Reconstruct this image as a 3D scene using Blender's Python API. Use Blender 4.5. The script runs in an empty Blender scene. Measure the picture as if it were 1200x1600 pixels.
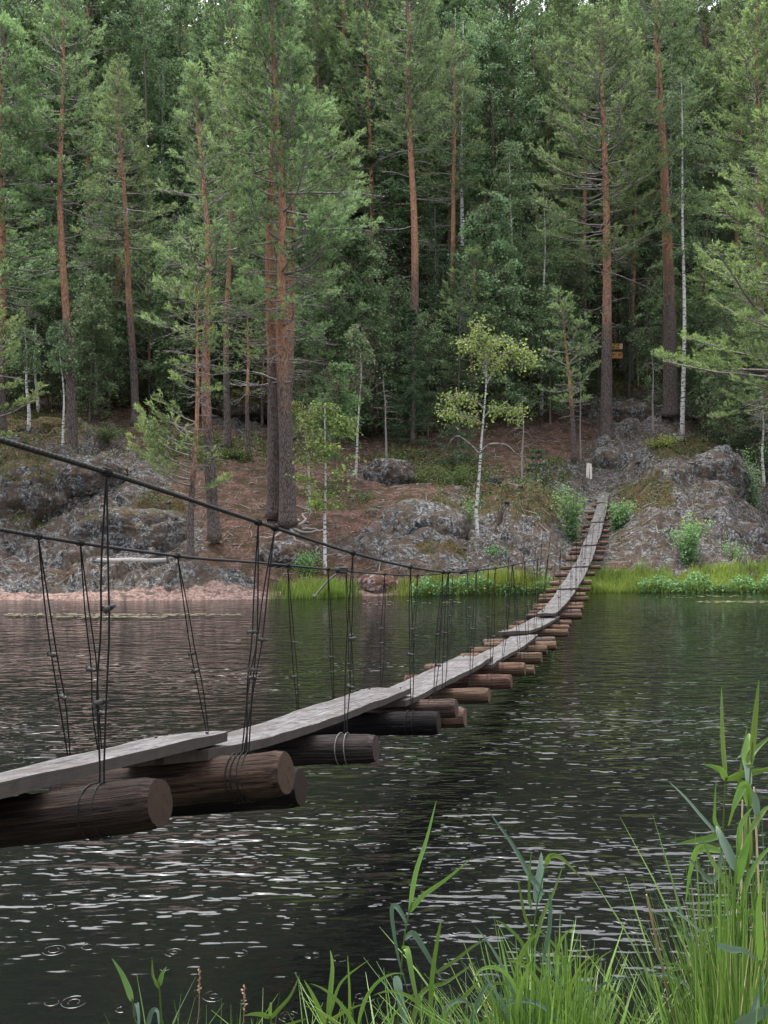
import bpy, math, random
import numpy as np
from mathutils import Matrix, Vector

S = bpy.context.scene
COL = S.collection
R = math.radians

# ------------------------------------------------------------------ camera, world, sun, exposure
F = 1500.0                      # focal length in photo pixels (1600 px high)
EYE = 2.25                      # eye height above the lake
cam_d = bpy.data.cameras.new('camera')
cam = bpy.data.objects.new('camera', cam_d)
COL.objects.link(cam)
cam.location = (0, 0, EYE)
cam.rotation_euler = (R(90), 0, 0)
cam_d.sensor_fit = 'VERTICAL'
cam_d.sensor_height = 24
cam_d.lens = 24 * F / 1600
cam_d.clip_start = 0.05
cam_d.clip_end = 2000
S.camera = cam

SUN_EL, SUN_AZ = 68, 330        # azimuth clockwise from +Y (high above the lake, a little left)
W = bpy.data.worlds.new('World')
S.world = W
W.use_nodes = True
wn = W.node_tree
wn.nodes.clear()
sky = wn.nodes.new('ShaderNodeTexSky')
sky.sky_type = 'NISHITA'
sky.sun_disc = False
sky.sun_elevation = R(SUN_EL)
sky.sun_rotation = R(SUN_AZ)
sky.air_density = 1.0
sky.dust_density = 4.0
hs = wn.nodes.new('ShaderNodeHueSaturation')
hs.inputs['Saturation'].default_value = 0.30
bgn = wn.nodes.new('ShaderNodeBackground')
bgn.inputs['Strength'].default_value = 0.15
wo = wn.nodes.new('ShaderNodeOutputWorld')
wn.links.new(sky.outputs[0], hs.inputs['Color'])
wn.links.new(hs.outputs[0], bgn.inputs['Color'])
wn.links.new(bgn.outputs[0], wo.inputs['Surface'])

sd = bpy.data.lights.new('sun', 'SUN')
sd.energy = 0.7
sd.angle = R(25)
sd.color = (1.0, 0.965, 0.91)
sun = bpy.data.objects.new('sun', sd)
COL.objects.link(sun)
dv = Vector((math.sin(R(SUN_AZ)) * math.cos(R(SUN_EL)), math.cos(R(SUN_AZ)) * math.cos(R(SUN_EL)), math.sin(R(SUN_EL))))
sun.rotation_euler = dv.to_track_quat('Z', 'Y').to_euler()
sun.location = (0, -20, 40)

S.view_settings.view_transform = 'Standard'
S.view_settings.look = 'None'
S.view_settings.gamma = 1
S.view_settings.use_curve_mapping = False
S.view_settings.exposure = 2.7
S.cycles.max_bounces = 5
S.cycles.diffuse_bounces = 3
S.cycles.glossy_bounces = 2
S.cycles.transmission_bounces = 2
S.cycles.use_denoising = True
S.cycles.caustics_reflective = False
S.cycles.caustics_refractive = False


# ------------------------------------------------------------------ node material helpers
class NT:
    def __init__(s, name):
        s.m = bpy.data.materials.new(name)
        s.m.use_nodes = True
        s.t = s.m.node_tree
        s.t.nodes.clear()
        s.out = s.t.nodes.new('ShaderNodeOutputMaterial')

    def n(s, kind, **kw):
        nd = s.t.nodes.new('ShaderNode' + kind)
        for k, v in kw.items():
            if k in nd.inputs:
                s.set(nd.inputs[k], v)
            else:
                setattr(nd, k, v)
        return nd

    def set(s, sock, v):
        if hasattr(v, 'is_output'):
            s.t.links.new(v, sock)
        elif hasattr(v, 'outputs'):
            s.t.links.new(v.outputs[0], sock)
        else:
            if hasattr(sock.default_value, '__len__') and hasattr(v, '__len__') and len(v) == 3 and len(sock.default_value) == 4:
                v = (*v, 1)
            sock.default_value = v

    def mix(s, f, a, b, mode='MIX'):
        nd = s.t.nodes.new('ShaderNodeMix')
        nd.data_type = 'RGBA'
        nd.blend_type = mode
        s.set(nd.inputs[0], f)
        s.set(nd.inputs[6], a)
        s.set(nd.inputs[7], b)
        return nd.outputs[2]

    def math(s, op, a, b=0.0):
        nd = s.t.nodes.new('ShaderNodeMath')
        nd.operation = op
        s.set(nd.inputs[0], a)
        s.set(nd.inputs[1], b)
        return nd.outputs[0]

    def ramp(s, f, lo, hi, a=0.0, b=1.0):
        nd = s.t.nodes.new('ShaderNodeMapRange')
        nd.interpolation_type = 'SMOOTHSTEP'
        s.set(nd.inputs[0], f)
        for i, v in ((1, lo), (2, hi), (3, a), (4, b)):
            nd.inputs[i].default_value = v
        return nd.outputs[0]

    def coord(s, which='Object', scale=(1, 1, 1), rot=(0, 0, 0)):
        tc = s.t.nodes.new('ShaderNodeTexCoord')
        mp = s.t.nodes.new('ShaderNodeMapping')
        s.t.links.new(tc.outputs[which], mp.inputs[0])
        mp.inputs['Scale'].default_value = scale
        mp.inputs['Rotation'].default_value = rot
        return mp.outputs[0]

    def noise(s, vec, scale, detail=3, rough=0.55):
        nd = s.n('TexNoise', Scale=scale, Detail=detail, Roughness=rough)
        s.t.links.new(vec, nd.inputs['Vector'])
        return nd.outputs[0]

    def voro(s, vec, scale, feature='F1'):
        nd = s.n('TexVoronoi', feature=feature)
        nd.inputs['Scale'].default_value = scale
        s.t.links.new(vec, nd.inputs['Vector'])
        return nd.outputs['Distance']

    def attr(s, name):
        nd = s.n('Attribute')
        nd.attribute_name = name
        return nd

    def bump(s, h, strength=0.5, dist=0.02):
        nd = s.n('Bump', Strength=strength, Distance=dist)
        s.t.links.new(h, nd.inputs['Height'])
        return nd.outputs[0]

    def principled(s, color, rough=0.8, spec=0.3, normal=None, **kw):
        nd = s.n('BsdfPrincipled')
        s.set(nd.inputs['Base Color'], color)
        s.set(nd.inputs['Roughness'], rough)
        s.set(nd.inputs['Specular IOR Level'], spec)
        if normal is not None:
            s.set(nd.inputs['Normal'], normal)
        for k, v in kw.items():
            s.set(nd.inputs[k], v)
        return nd.outputs[0]

    def scale(s, c, k):
        return s.mix(1.0, c, (k, k, k), 'MULTIPLY')

    def done(s, sh):
        s.t.links.new(sh, s.out.inputs[0])
        return s.m


def leaf_mat(name, dark, light, trans=0.3, rough=0.6, spec=0.10, var=0.25):
    t = NT(name)
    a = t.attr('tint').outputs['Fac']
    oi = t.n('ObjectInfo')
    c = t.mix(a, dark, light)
    k = t.math('ADD', t.math('MULTIPLY', oi.outputs['Random'], var), 1 - var / 2)
    hsv = t.n('HueSaturation')
    t.set(hsv.inputs['Hue'], t.math('ADD', t.math('MULTIPLY', oi.outputs['Random'], 0.03), 0.485))
    t.set(hsv.inputs['Value'], k)
    t.set(hsv.inputs['Color'], c)
    p = t.principled(hsv.outputs[0], rough, spec)
    tr = t.n('BsdfTranslucent')
    t.set(tr.inputs['Color'], hsv.outputs[0])
    mx = t.n('MixShader')
    mx.inputs[0].default_value = trans
    t.t.links.new(p, mx.inputs[1])
    t.t.links.new(tr.outputs[0], mx.inputs[2])
    return t.done(mx.outputs[0])


def bark_pine():
    t = NT('pine_bark')
    hz = t.attr('hfrac').outputs['Fac']
    co = t.coord('Object', (1, 1, 0.28))
    big = t.noise(co, 2.2, 4, 0.65)
    plates = t.voro(t.coord('Object', (1, 1, 0.22)), 24, 'DISTANCE_TO_EDGE')
    fine = t.noise(co, 26, 4, 0.65)
    f = t.ramp(t.math('ADD', hz, t.math('MULTIPLY', t.math('SUBTRACT', big, 0.5), 0.35)), 0.20, 0.40)
    low = t.mix(fine, (0.050, 0.040, 0.036), (0.20, 0.165, 0.15))
    up = t.mix(fine, (0.19, 0.092, 0.055), (0.52, 0.285, 0.18))
    c = t.mix(f, low, up)
    c = t.mix(t.ramp(t.noise(t.coord('Object', (2, 2, 0.6)), 2.6, 4, 0.7), 0.52, 0.66, 0, 0.65), c, t.mix(fine, (0.07, 0.05, 0.042), (0.22, 0.16, 0.13)))
    crack = t.ramp(plates, 0.02, 0.14)
    c = t.mix(crack, t.mix(t.ramp(f, 0, 1, 0.70, 0.40), c, (0.02, 0.012, 0.01)), c)
    nrm = t.bump(t.math('ADD', crack, t.math('MULTIPLY', fine, 0.6)), 0.7, 0.03)
    return t.done(t.principled(t.scale(c, .80), 0.9, 0.04, nrm))


def bark_birch():
    t = NT('birch_bark')
    co = t.coord('Object', (1, 1, 1))
    band = t.noise(t.coord('Object', (5, 5, 16)), 1.3, 3, 0.6)
    hz = t.attr('hfrac').outputs['Fac']
    m = t.ramp(band, 0.53, 0.60)
    white = t.mix(t.noise(co, 9, 3), (0.22, 0.21, 0.195), (0.44, 0.425, 0.40))
    c = t.mix(m, white, (0.045, 0.038, 0.034))
    c = t.mix(t.ramp(hz, 0.0, 0.06, 0.6, 0.0), c, (0.07, 0.06, 0.05))
    return t.done(t.principled(c, 0.8, 0.06, t.bump(band, 0.4, 0.01)))


def bark_grey(name, a, b):
    t = NT(name)
    co = t.coord('Object', (1, 1, 0.4))
    n = t.noise(co, 22, 4, 0.65)
    return t.done(t.principled(t.mix(n, a, b), 0.9, 0.05, t.bump(n, 0.6, 0.02)))


def rock_nodes(t, co):
    """grey granite with pale and black lichen, returns colour, height"""
    mid = t.noise(co, 1.1, 4, 0.6)
    sp = t.noise(co, 11, 5, 0.78)
    sp2 = t.noise(co, 4.2, 6, 0.74)
    vo = t.voro(co, 13)
    big = t.noise(co, 2.3, 5, 0.68)
    base = t.mix(t.ramp(sp, 0.36, 0.64), (0.020, 0.020, 0.021), (0.165, 0.166, 0.168))
    base = t.mix(t.ramp(mid, 0.42, 0.60, 0, 0.5), base, t.mix(sp, (0.045, 0.036, 0.03), (0.19, 0.155, 0.135)))
    dark = t.ramp(sp2, 0.49, 0.58)
    c = t.mix(t.math('MULTIPLY', dark, 0.8), base, (0.016, 0.014, 0.013))
    shade = t.ramp(big, 0.46, 0.57)  # patches of brown moss and needle cover on the rock
    c = t.mix(t.math('MULTIPLY', shade, 0.8), c, t.mix(sp, (0.014, 0.010, 0.007), (0.125, 0.088, 0.062)))
    pale = t.math('MULTIPLY', t.ramp(sp, 0.52, 0.58), t.ramp(big, 0.53, 0.44))
    c = t.mix(t.math('MULTIPLY', pale, 0.72), c, (0.27, 0.272, 0.258))
    blot = t.math('MULTIPLY', t.ramp(vo, 0.30, 0.12), t.ramp(sp2, 0.55, 0.40))
    c = t.mix(t.math('MULTIPLY', blot, 0.6), c, (0.26, 0.275, 0.24))
    h = t.math('ADD', t.math('MULTIPLY', sp, 0.7), sp2)
    return c, h, mid, sp, sp2


def moss_over(t, co, c, m):
    n = t.noise(co, 13, 5, 0.78)
    n2 = t.noise(co, 3, 3)
    mossc = t.mix(t.ramp(n, .36, .64), (0.012, 0.009, 0.005), (0.125, 0.085, 0.038))
    mossg = t.mix(t.ramp(n, .36, .64), (0.010, 0.012, 0.005), (0.085, 0.088, 0.03))
    return t.mix(m, c, t.mix(t.ramp(n2, 0.42, 0.6), mossc, mossg))


def ground_mat():
    t = NT('shore_ground')
    co = t.coord('Object')
    a = t.n('Attribute')
    a.attribute_name = 'mask'
    sep = t.n('SeparateColor')
    t.t.links.new(a.outputs['Color'], sep.inputs[0])
    rockf, mossf, pinkf = sep.outputs[0], sep.outputs[1], sep.outputs[2]
    c, h, mid, sp, sp2 = rock_nodes(t, co)
    lit_n = t.noise(co, 14, 6, 0.82)
    lit_b = t.noise(co, 2.0, 4, 0.6)
    litter = t.mix(t.ramp(lit_n, 0.36, 0.66), (0.024, 0.015, 0.012), (0.200, 0.120, 0.095))
    litter = t.mix(t.ramp(lit_b, 0.40, 0.60), t.mix(0.72, litter, t.mix(lit_n, (0.008, 0.009, 0.004), (0.05, 0.045, 0.02))), litter)
    lit_t = t.math('MULTIPLY', t.ramp(t.voro(co, 24), 0.16, 0.05), t.ramp(lit_n, 0.48, 0.60))
    litter = t.mix(t.math('MULTIPLY', lit_t, 0.7), litter, (0.28, 0.23, 0.20))
    edge = t.math('ADD', t.math('MULTIPLY', t.math('SUBTRACT', t.noise(co, 1.7, 6, 0.75), 0.5), 2.6), t.math('MULTIPLY', t.math('SUBTRACT', t.noise(co, 9, 4, 0.7), 0.5), 1.0))
    rf = t.ramp(t.math('ADD', rockf, edge), 0.42, 0.58)
    c = t.mix(rf, litter, c)
    pk = t.mix(t.ramp(sp, .35, .65), (0.12, 0.075, 0.062), (0.33, 0.235, 0.20))
    pk = t.mix(t.ramp(sp2, 0.52, 0.60, 0, 0.75), pk, (0.05, 0.042, 0.04))
    pf = t.ramp(t.math('ADD', pinkf, t.math('MULTIPLY', edge, 0.7)), 0.42, 0.6)
    c = t.mix(pf, c, pk)
    mf = t.math('MULTIPLY', t.ramp(t.math('ADD', mossf, edge), 0.46, 0.66), 0.92)
    c = moss_over(t, co, c, mf)
    hh = t.math('ADD', h, t.math('MULTIPLY', lit_n, 0.8))
    rough = t.ramp(rf, 0, 1, 0.95, 0.72)
    return t.done(t.principled(t.scale(c, .68), rough, 0.04, t.bump(hh, 0.9, 0.07)))


def boulder_mat():
    t = NT('lichen_rock')
    co = t.coord('Object')
    c, h, mid, sp, sp2 = rock_nodes(t, co)
    g = t.n('NewGeometry')
    sx = t.n('SeparateXYZ')
    t.t.links.new(g.outputs['Normal'], sx.inputs[0])
    up = t.math('ADD', sx.outputs[2], t.math('MULTIPLY', t.math('SUBTRACT', t.noise(co, 1.6, 4, 0.65), 0.5), 2.2))
    oi = t.n('ObjectInfo')
    m = t.ramp(t.math('ADD', up, t.math('MULTIPLY', oi.outputs['Alpha'], 1.1)), 1.05, 1.35)
    c = moss_over(t, co, c, m)
    c = t.mix(0.5, c, t.mix(1.0, c, oi.outputs['Color'], 'MULTIPLY'))
    return t.done(t.principled(t.scale(c, .68), 0.78, 0.05, t.bump(h, 0.9, 0.06)))


def log_mat():
    t = NT('weathered_log')
    co = t.coord('Object', (0.13, 0.26, 0.26))
    oi = t.n('ObjectInfo')
    ofs = t.n('VectorMath')
    ofs.operation = 'ADD'
    t.t.links.new(co, ofs.inputs[0])
    cm = t.n('CombineXYZ')
    t.set(cm.inputs[0], t.math('MULTIPLY', oi.outputs['Random'], 30))
    t.t.links.new(cm.outputs[0], ofs.inputs[1])
    v = ofs.outputs[0]
    n = t.noise(v, 26, 5, 0.7)
    b = t.noise(v, 6, 3, 0.6)
    k = t.mix(t.ramp(n, .32, .66), (0.28, 0.26, 0.26), (1.5, 1.45, 1.4))
    c = t.mix(1.0, oi.outputs['Color'], k, 'MULTIPLY')
    c = t.mix(t.ramp(b, 0.50, 0.62, 0, 0.8), c, t.mix(0.8, c, (0.015, 0.012, 0.011)))
    c = t.mix(t.ramp(n, 0.62, 0.70, 0, 0.40), c, (0.22, 0.17, 0.14))
    crack = t.ramp(t.noise(t.coord('Object', (0.03, 0.17, 0.17)), 40, 3, 0.5), 0.41, 0.35)
    c = t.mix(t.math('MULTIPLY', crack, 0.85), c, (0.008, 0.007, 0.007))
    h = t.math('SUBTRACT', n, t.math('MULTIPLY', crack, 0.8))
    return t.done(t.principled(t.scale(c, .42), 0.75, 0.06, t.bump(h, 0.9, 0.012)))


def endgrain_mat():
    t = NT('sawn_end')
    oi = t.n('ObjectInfo')
    co = t.coord('Object', (0.0, 1, 1))
    ln = t.n('VectorMath')
    ln.operation = 'LENGTH'
    t.t.links.new(co, ln.inputs[0])
    nz = t.noise(co, 1.6, 3)
    rr = t.math('ADD', ln.outputs['Value'], t.math('MULTIPLY', nz, 0.16))
    w = t.math('SINE', t.math('MULTIPLY', rr, 55))
    k = t.ramp(w, -1, 1, 0.75, 1.1)
    c = t.mix(0.78, (0.15, 0.098, 0.070), oi.outputs['Color'])
    c = t.mix(1.0, c, t.n('CombineColor', Red=k, Green=k, Blue=k), 'MULTIPLY')
    c = t.mix(t.ramp(t.noise(co, 3.5, 4, 0.7), 0.48, 0.66, 0, 0.75), c, (0.04, 0.028, 0.022))
    return t.done(t.principled(t.scale(c, .5), 0.85, 0.05, t.bump(nz, 0.4, 0.01)))


def plank_mat():
    t = NT('grey_plank')
    u = t.attr('along').outputs['Fac']
    v = t.attr('across').outputs['Fac']
    cm = t.n('CombineXYZ')
    t.set(cm.inputs[0], t.math('MULTIPLY', u, 0.9))
    t.set(cm.inputs[1], t.math('MULTIPLY', v, 6.5))
    n = t.noise(cm.outputs[0], 2.4, 6, 0.8)
    co = t.coord('Object')
    sp = t.noise(co, 15, 6, 0.9)
    b = t.noise(co, 3.5, 4, 0.65)
    c = t.mix(t.ramp(n, .30, .68), (0.035, 0.032, 0.033), (0.34, 0.33, 0.335))
    c = t.mix(t.ramp(sp, 0.51, 0.56, 0, 0.85), c, (0.045, 0.040, 0.038))
    c = t.mix(t.ramp(b, 0.48, 0.64, 0, 0.7), c, (0.12, 0.10, 0.09))
    cm2 = t.n('CombineXYZ')
    t.set(cm2.inputs[0], t.math('MULTIPLY', u, 0.5))
    t.set(cm2.inputs[1], t.math('MULTIPLY', v, 9))
    split = t.ramp(t.noise(cm2.outputs[0], 1.5, 3, 0.5), 0.40, 0.34)
    c = t.mix(t.math('MULTIPLY', split, 0.85), c, (0.02, 0.017, 0.016))
    g = t.n('NewGeometry')
    sx = t.n('SeparateXYZ')
    t.t.links.new(g.outputs['Normal'], sx.inputs[0])
    saw = t.mix(t.noise(co, 14, 5, 0.7), (0.045, 0.036, 0.032), (0.17, 0.145, 0.13))
    c = t.mix(t.ramp(sx.outputs[2], 0.3, 0.75), saw, c)          # rough sawn edges keep their bark brown
    h = t.math('ADD', n, t.math('MULTIPLY', sp, 0.5))
    return t.done(t.principled(t.scale(c, .40), t.ramp(b, 0.35, 0.65, 0.55, 0.8), 0.06, t.bump(h, 0.5, 0.006)))


def simple(name, a, b, scale=30, rough=0.6, spec=0.4, metal=0.0, bumpd=0.004):
    t = NT(name)
    co = t.coord('Object')
    n = t.noise(co, scale, 4, 0.65)
    return t.done(t.principled(t.mix(n, a, b), rough, spec, t.bump(n, 0.4, bumpd), Metallic=metal))


def cable_mat():
    t = NT('black_steel_cable')
    u = t.attr('along').outputs['Fac']
    v = t.attr('across').outputs['Fac']
    s_ = t.math('SINE', t.math('ADD', t.math('MULTIPLY', u, 330), t.math('MULTIPLY', v, 12.566)))
    n = t.noise(t.coord('Object'), 60, 3)
    c = t.mix(n, (0.005, 0.005, 0.005), (0.020, 0.019, 0.019))
    return t.done(t.principled(c, 0.6, 0.10, t.bump(s_, 0.35, 0.002)))


def water_mat():
    t = NT('lake_water')
    co = t.coord('Object', (0.40, 1.0, 1), (0, 0, R(-7)))
    co2 = t.coord('Object', (0.55, 1.0, 1), (0, 0, R(-16)))
    co3 = t.coord('Object', (0.5, 1.0, 1), (0, 0, R(9)))
    raw = t.coord('Object')
    a = t.noise(co, 7.6, 2, 0.5)
    b = t.noise(co2, 3.4, 2, 0.5)
    d = t.noise(co3, 17.0, 1, 0.5)
    patch = t.ramp(t.noise(t.coord('Object', (0.25, 0.5, 1)), 0.55, 3, 0.6), 0.36, 0.64, 0.55, 1.20)
    sx = t.n('SeparateXYZ')
    t.t.links.new(raw, sx.inputs[0])
    near = t.ramp(sx.outputs[1], 4.3, 5.9, 0.22, 1.0)
    far = t.ramp(sx.outputs[1], 14.0, 26.0, 1.0, 0.42)
    h = t.math('ADD', a, t.math('ADD', t.math('MULTIPLY', b, 1.35), t.math('MULTIPLY', d, 0.30)))
    amp = t.math('MULTIPLY', patch, t.math('MULTIPLY', near, far))
    h = t.math('MULTIPLY', t.math('SUBTRACT', h, 1.3), amp)
    nrm = t.bump(h, 1.0, 0.036)
    return t.done(t.principled((0.0030, 0.0034, 0.0032), 0.02, 0.5, nrm, IOR=1.34))


M = dict(
    bark=bark_pine(), birch=bark_birch(),
    twig=bark_grey('dead_twig', (0.07, 0.06, 0.055), (0.24, 0.215, 0.20)),
    spruceb=bark_grey('spruce_bark', (0.035, 0.028, 0.025), (0.12, 0.10, 0.09)),
    stem=bark_grey('brown_stem', (0.05, 0.04, 0.03), (0.15, 0.12, 0.10)),
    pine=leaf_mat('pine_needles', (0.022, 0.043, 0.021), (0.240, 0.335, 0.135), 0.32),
    pinelit=leaf_mat('pine_needles_pale', (0.032, 0.058, 0.024), (0.265, 0.335, 0.12), 0.28),  # paler, yellower needles of some pines
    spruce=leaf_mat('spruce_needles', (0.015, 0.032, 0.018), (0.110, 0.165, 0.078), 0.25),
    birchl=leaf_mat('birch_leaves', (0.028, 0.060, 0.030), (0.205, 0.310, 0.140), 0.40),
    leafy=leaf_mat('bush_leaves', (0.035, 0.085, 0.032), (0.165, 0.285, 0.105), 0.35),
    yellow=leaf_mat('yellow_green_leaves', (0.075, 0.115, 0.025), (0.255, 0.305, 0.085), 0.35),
    grass=leaf_mat('shore_grass', (0.040, 0.066, 0.012), (0.200, 0.250, 0.048), 0.35, var=0.1),
    reed=leaf_mat('reed_leaf', (0.020, 0.048, 0.010), (0.108, 0.175, 0.030), 0.35, 0.42, 0.22, var=0.35),
    reedblue=leaf_mat('reed_leaf_wet', (0.026, 0.055, 0.038), (0.085, 0.13, 0.085), 0.2, 0.30, 0.45, var=0.2),
    under=leaf_mat('blueberry_leaves', (0.012, 0.022, 0.008), (0.095, 0.125, 0.035), 0.25),
    lily=leaf_mat('lily_leaf', (0.045, 0.045, 0.025), (0.115, 0.105, 0.065), 0.0, 0.3, 0.5),
    ground=ground_mat(), rock=boulder_mat(), log=log_mat(), end=endgrain_mat(), plank=plank_mat(),
    cable=cable_mat(), water=water_mat(),
    wire=simple('black_wire', (0.004, 0.004, 0.004), (0.014, 0.013, 0.013), 80, 0.6, 0.06),
    wirelight=simple('galvanised_wire', (0.04, 0.038, 0.036), (0.10, 0.095, 0.09), 60, 0.6, 0.2, 0.0),
    clamp=simple('dark_clamp', (0.008, 0.008, 0.008), (0.045, 0.042, 0.04), 50, 0.6, 0.15, 0.0),
    palewood=simple('pale_post_wood', (0.30, 0.255, 0.22), (0.58, 0.52, 0.47), 12, 0.75),
    deadwood=simple('bleached_deadwood', (0.06, 0.055, 0.05), (0.28, 0.26, 0.245), 14, 0.85, 0.2, 0, 0.02),
    orange=simple('orange_sign_paint', (0.30, 0.12, 0.03), (0.44, 0.20, 0.05), 7, 0.55, 0.4),
    signdark=simple('sign_dark_print', (0.05, 0.02, 0.012), (0.09, 0.04, 0.02), 20),
    signpale=simple('sign_pale_print', (0.55, 0.48, 0.30), (0.72, 0.64, 0.42), 20),
    bank=simple('bank_soil', (0.03, 0.03, 0.015), (0.09, 0.085, 0.04), 9, 0.95, 0.1, 0, 0.05),
    dry=simple('dry_reed', (0.10, 0.055, 0.030), (0.24, 0.15, 0.085), 25, 0.7),
    drypale=simple('dry_grass_straw', (0.22, 0.16, 0.09), (0.42, 0.34, 0.20), 25, 0.7),
)


# ------------------------------------------------------------------ mesh building
class MB:
    def __init__(s):
        s.v, s.f3, s.f4, s.n = [], [], [], 0
        s.att = {}
        s.m3, s.m4 = [], []

    def add(s, v, f, mi=0, **att):
        v = np.asarray(v, dtype=np.float64).reshape(-1, 3)
        f = np.asarray(f, dtype=np.int64)
        if len(f) == 0:
            return
        k = len(v)
        for name in set(s.att) | set(att):
            cur = s.att.setdefault(name, [])
            have = sum(len(x) for x in cur)
            if have < s.n:
                cur.append(np.zeros(s.n - have))
            val = att.get(name, 0.0)
            cur.append(np.broadcast_to(np.asarray(val, dtype=np.float64), (k,)))
        s.v.append(v)
        if f.shape[1] == 3:
            s.f3.append(f + s.n)
            s.m3.append(np.full(len(f), mi))
        else:
            s.f4.append(f + s.n)
            s.m4.append(np.full(len(f), mi))
        s.n += k

    def tube(s, pts, rad, sides=8, mi=0, cap=True, hf=None, capmi=None, **att):
        P = np.asarray(pts, float)
        n = len(P)
        rad = np.broadcast_to(np.asarray(rad, float), (n,))
        T = np.gradient(P, axis=0)
        T /= np.linalg.norm(T, axis=1, keepdims=True) + 1e-12
        ref = np.array([0, 0, 1.0]) if abs(T[:, 2]).mean() < 0.8 else np.array([1.0, 0, 0])
        A = np.cross(np.broadcast_to(ref, T.shape), T)
        A /= np.linalg.norm(A, axis=1, keepdims=True) + 1e-12
        B = np.cross(T, A)
        th = np.linspace(0, 2 * math.pi, sides, endpoint=False)
        ring = P[:, None] + rad[:, None, None] * (np.cos(th)[None, :, None] * A[:, None] + np.sin(th)[None, :, None] * B[:, None])
        i = np.arange(n - 1)[:, None] * sides
        j = np.arange(sides)[None]
        j2 = (j + 1) % sides
        q = np.stack([i + j, i + j2, i + sides + j2, i + sides + j], -1).reshape(-1, 4)
        a = dict(att)
        d = np.concatenate([[0], np.cumsum(np.linalg.norm(np.diff(P, axis=0), axis=1))])
        a.setdefault('along', np.repeat(d, sides))
        a.setdefault('across', np.tile(th / (2 * math.pi), n))
        if hf is not None:
            a['hfrac'] = np.repeat(np.asarray(hf), sides)
        s.add(ring.reshape(-1, 3), q, mi, **a)
        if cap:
            for e, ord_ in ((0, -1), (n - 1, 1)):
                vv = np.vstack([ring[e], P[e][None]])
                k = np.arange(sides)
                t3 = np.stack([k, (k + 1) % sides, np.full(sides, sides)], -1)[:, ::ord_]
                s.add(vv, t3, mi if capmi is None else capmi)

    def sticks(s, p0, p1, r0, r1, sides=3, mi=0, **att):
        p0 = np.asarray(p0, float).reshape(-1, 3)
        p1 = np.asarray(p1, float).reshape(-1, 3)
        n = len(p0)
        if n == 0:
            return
        r0 = np.broadcast_to(np.asarray(r0, float), (n,))
        r1 = np.broadcast_to(np.asarray(r1, float), (n,))
        T = p1 - p0
        T /= np.linalg.norm(T, axis=1, keepdims=True) + 1e-9
        ref = np.where(np.abs(T[:, 2:3]) < 0.9, np.array([[0, 0, 1.0]]), np.array([[1.0, 0, 0]]))
        A = np.cross(ref, T)
        A /= np.linalg.norm(A, axis=1, keepdims=True) + 1e-9
        B = np.cross(T, A)
        th = np.linspace(0, 2 * math.pi, sides, endpoint=False)
        dirs = np.cos(th)[None, :, None] * A[:, None] + np.sin(th)[None, :, None] * B[:, None]
        V = np.concatenate([p0[:, None] + dirs * r0[:, None, None], p1[:, None] + dirs * r1[:, None, None]], 1)
        j = np.arange(sides)
        j2 = (j + 1) % sides
        q = np.stack([j, j2, sides + j2, sides + j], -1)
        Q = (np.arange(n)[:, None, None] * (2 * sides) + q[None]).reshape(-1, 4)
        s.add(V.reshape(-1, 3), Q, mi, **att)

    def box(s, c, size, mi=0, rot=None):
        x, y, z = np.asarray(size) / 2
        v = np.array([[-x, -y, -z], [x, -y, -z], [x, y, -z], [-x, y, -z], [-x, -y, z], [x, -y, z], [x, y, z], [-x, y, z]])
        if rot is not None:
            v = v @ np.asarray(rot).T
        q = [[0, 3, 2, 1], [4, 5, 6, 7], [0, 1, 5, 4], [1, 2, 6, 5], [2, 3, 7, 6], [3, 0, 4, 7]]
        s.add(v + np.asarray(c), q, mi)

    def mesh(s, name, mats, smooth=True):
        V = np.concatenate(s.v)
        me = bpy.data.meshes.new(name)
        f3 = np.concatenate(s.f3) if s.f3 else np.zeros((0, 3), int)
        f4 = np.concatenate(s.f4) if s.f4 else np.zeros((0, 4), int)
        me.vertices.add(len(V))
        me.vertices.foreach_set('co', V.astype(np.float32).ravel())
        loops = np.concatenate([f3.ravel(), f4.ravel()]).astype(np.int32)
        me.loops.add(len(loops))
        me.loops.foreach_set('vertex_index', loops)
        tot = np.concatenate([np.full(len(f3), 3), np.full(len(f4), 4)]).astype(np.int32)
        st = np.concatenate([[0], np.cumsum(tot)[:-1]]).astype(np.int32)
        me.polygons.add(len(tot))
        me.polygons.foreach_set('loop_start', st)
        me.polygons.foreach_set('loop_total', tot)
        mi = np.concatenate([np.concatenate(s.m3) if s.m3 else np.zeros(0), np.concatenate(s.m4) if s.m4 else np.zeros(0)]).astype(np.int32)
        me.polygons.foreach_set('material_index', mi)
        me.polygons.foreach_set('use_smooth', np.full(len(tot), smooth))
        for k, a in s.att.items():
            x = np.concatenate(a)
            if len(x) < s.n:
                x = np.concatenate([x, np.zeros(s.n - len(x))])
            at = me.attributes.new(k, 'FLOAT', 'POINT')
            at.data.foreach_set('value', x.astype(np.float32))
        for m in (mats if isinstance(mats, (list, tuple)) else [mats]):
            me.materials.append(m)
        me.update(calc_edges=True)
        me.validate()
        return me

    def obj(s, name, mats, parent=None, smooth=True):
        return link(name, s.mesh(name, mats, smooth), parent)


def link(name, me, parent=None, loc=None):
    o = bpy.data.objects.new(name, me)
    COL.objects.link(o)
    if parent is not None:
        o.parent = parent
    if loc is not None:
        o.location = loc
    return o


def tag(o, label=None, cat=None, group=None, kind=None):
    for k, v in (('label', label), ('category', cat), ('group', group), ('kind', kind)):
        if v:
            o[k] = v
    return o


def thing(name, label, cat, loc=(0, 0, 0), group=None):
    o = bpy.data.objects.new(name, None)
    o.empty_display_size = 0.2
    COL.objects.link(o)
    o.location = loc
    return tag(o, label, cat, group)


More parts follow.
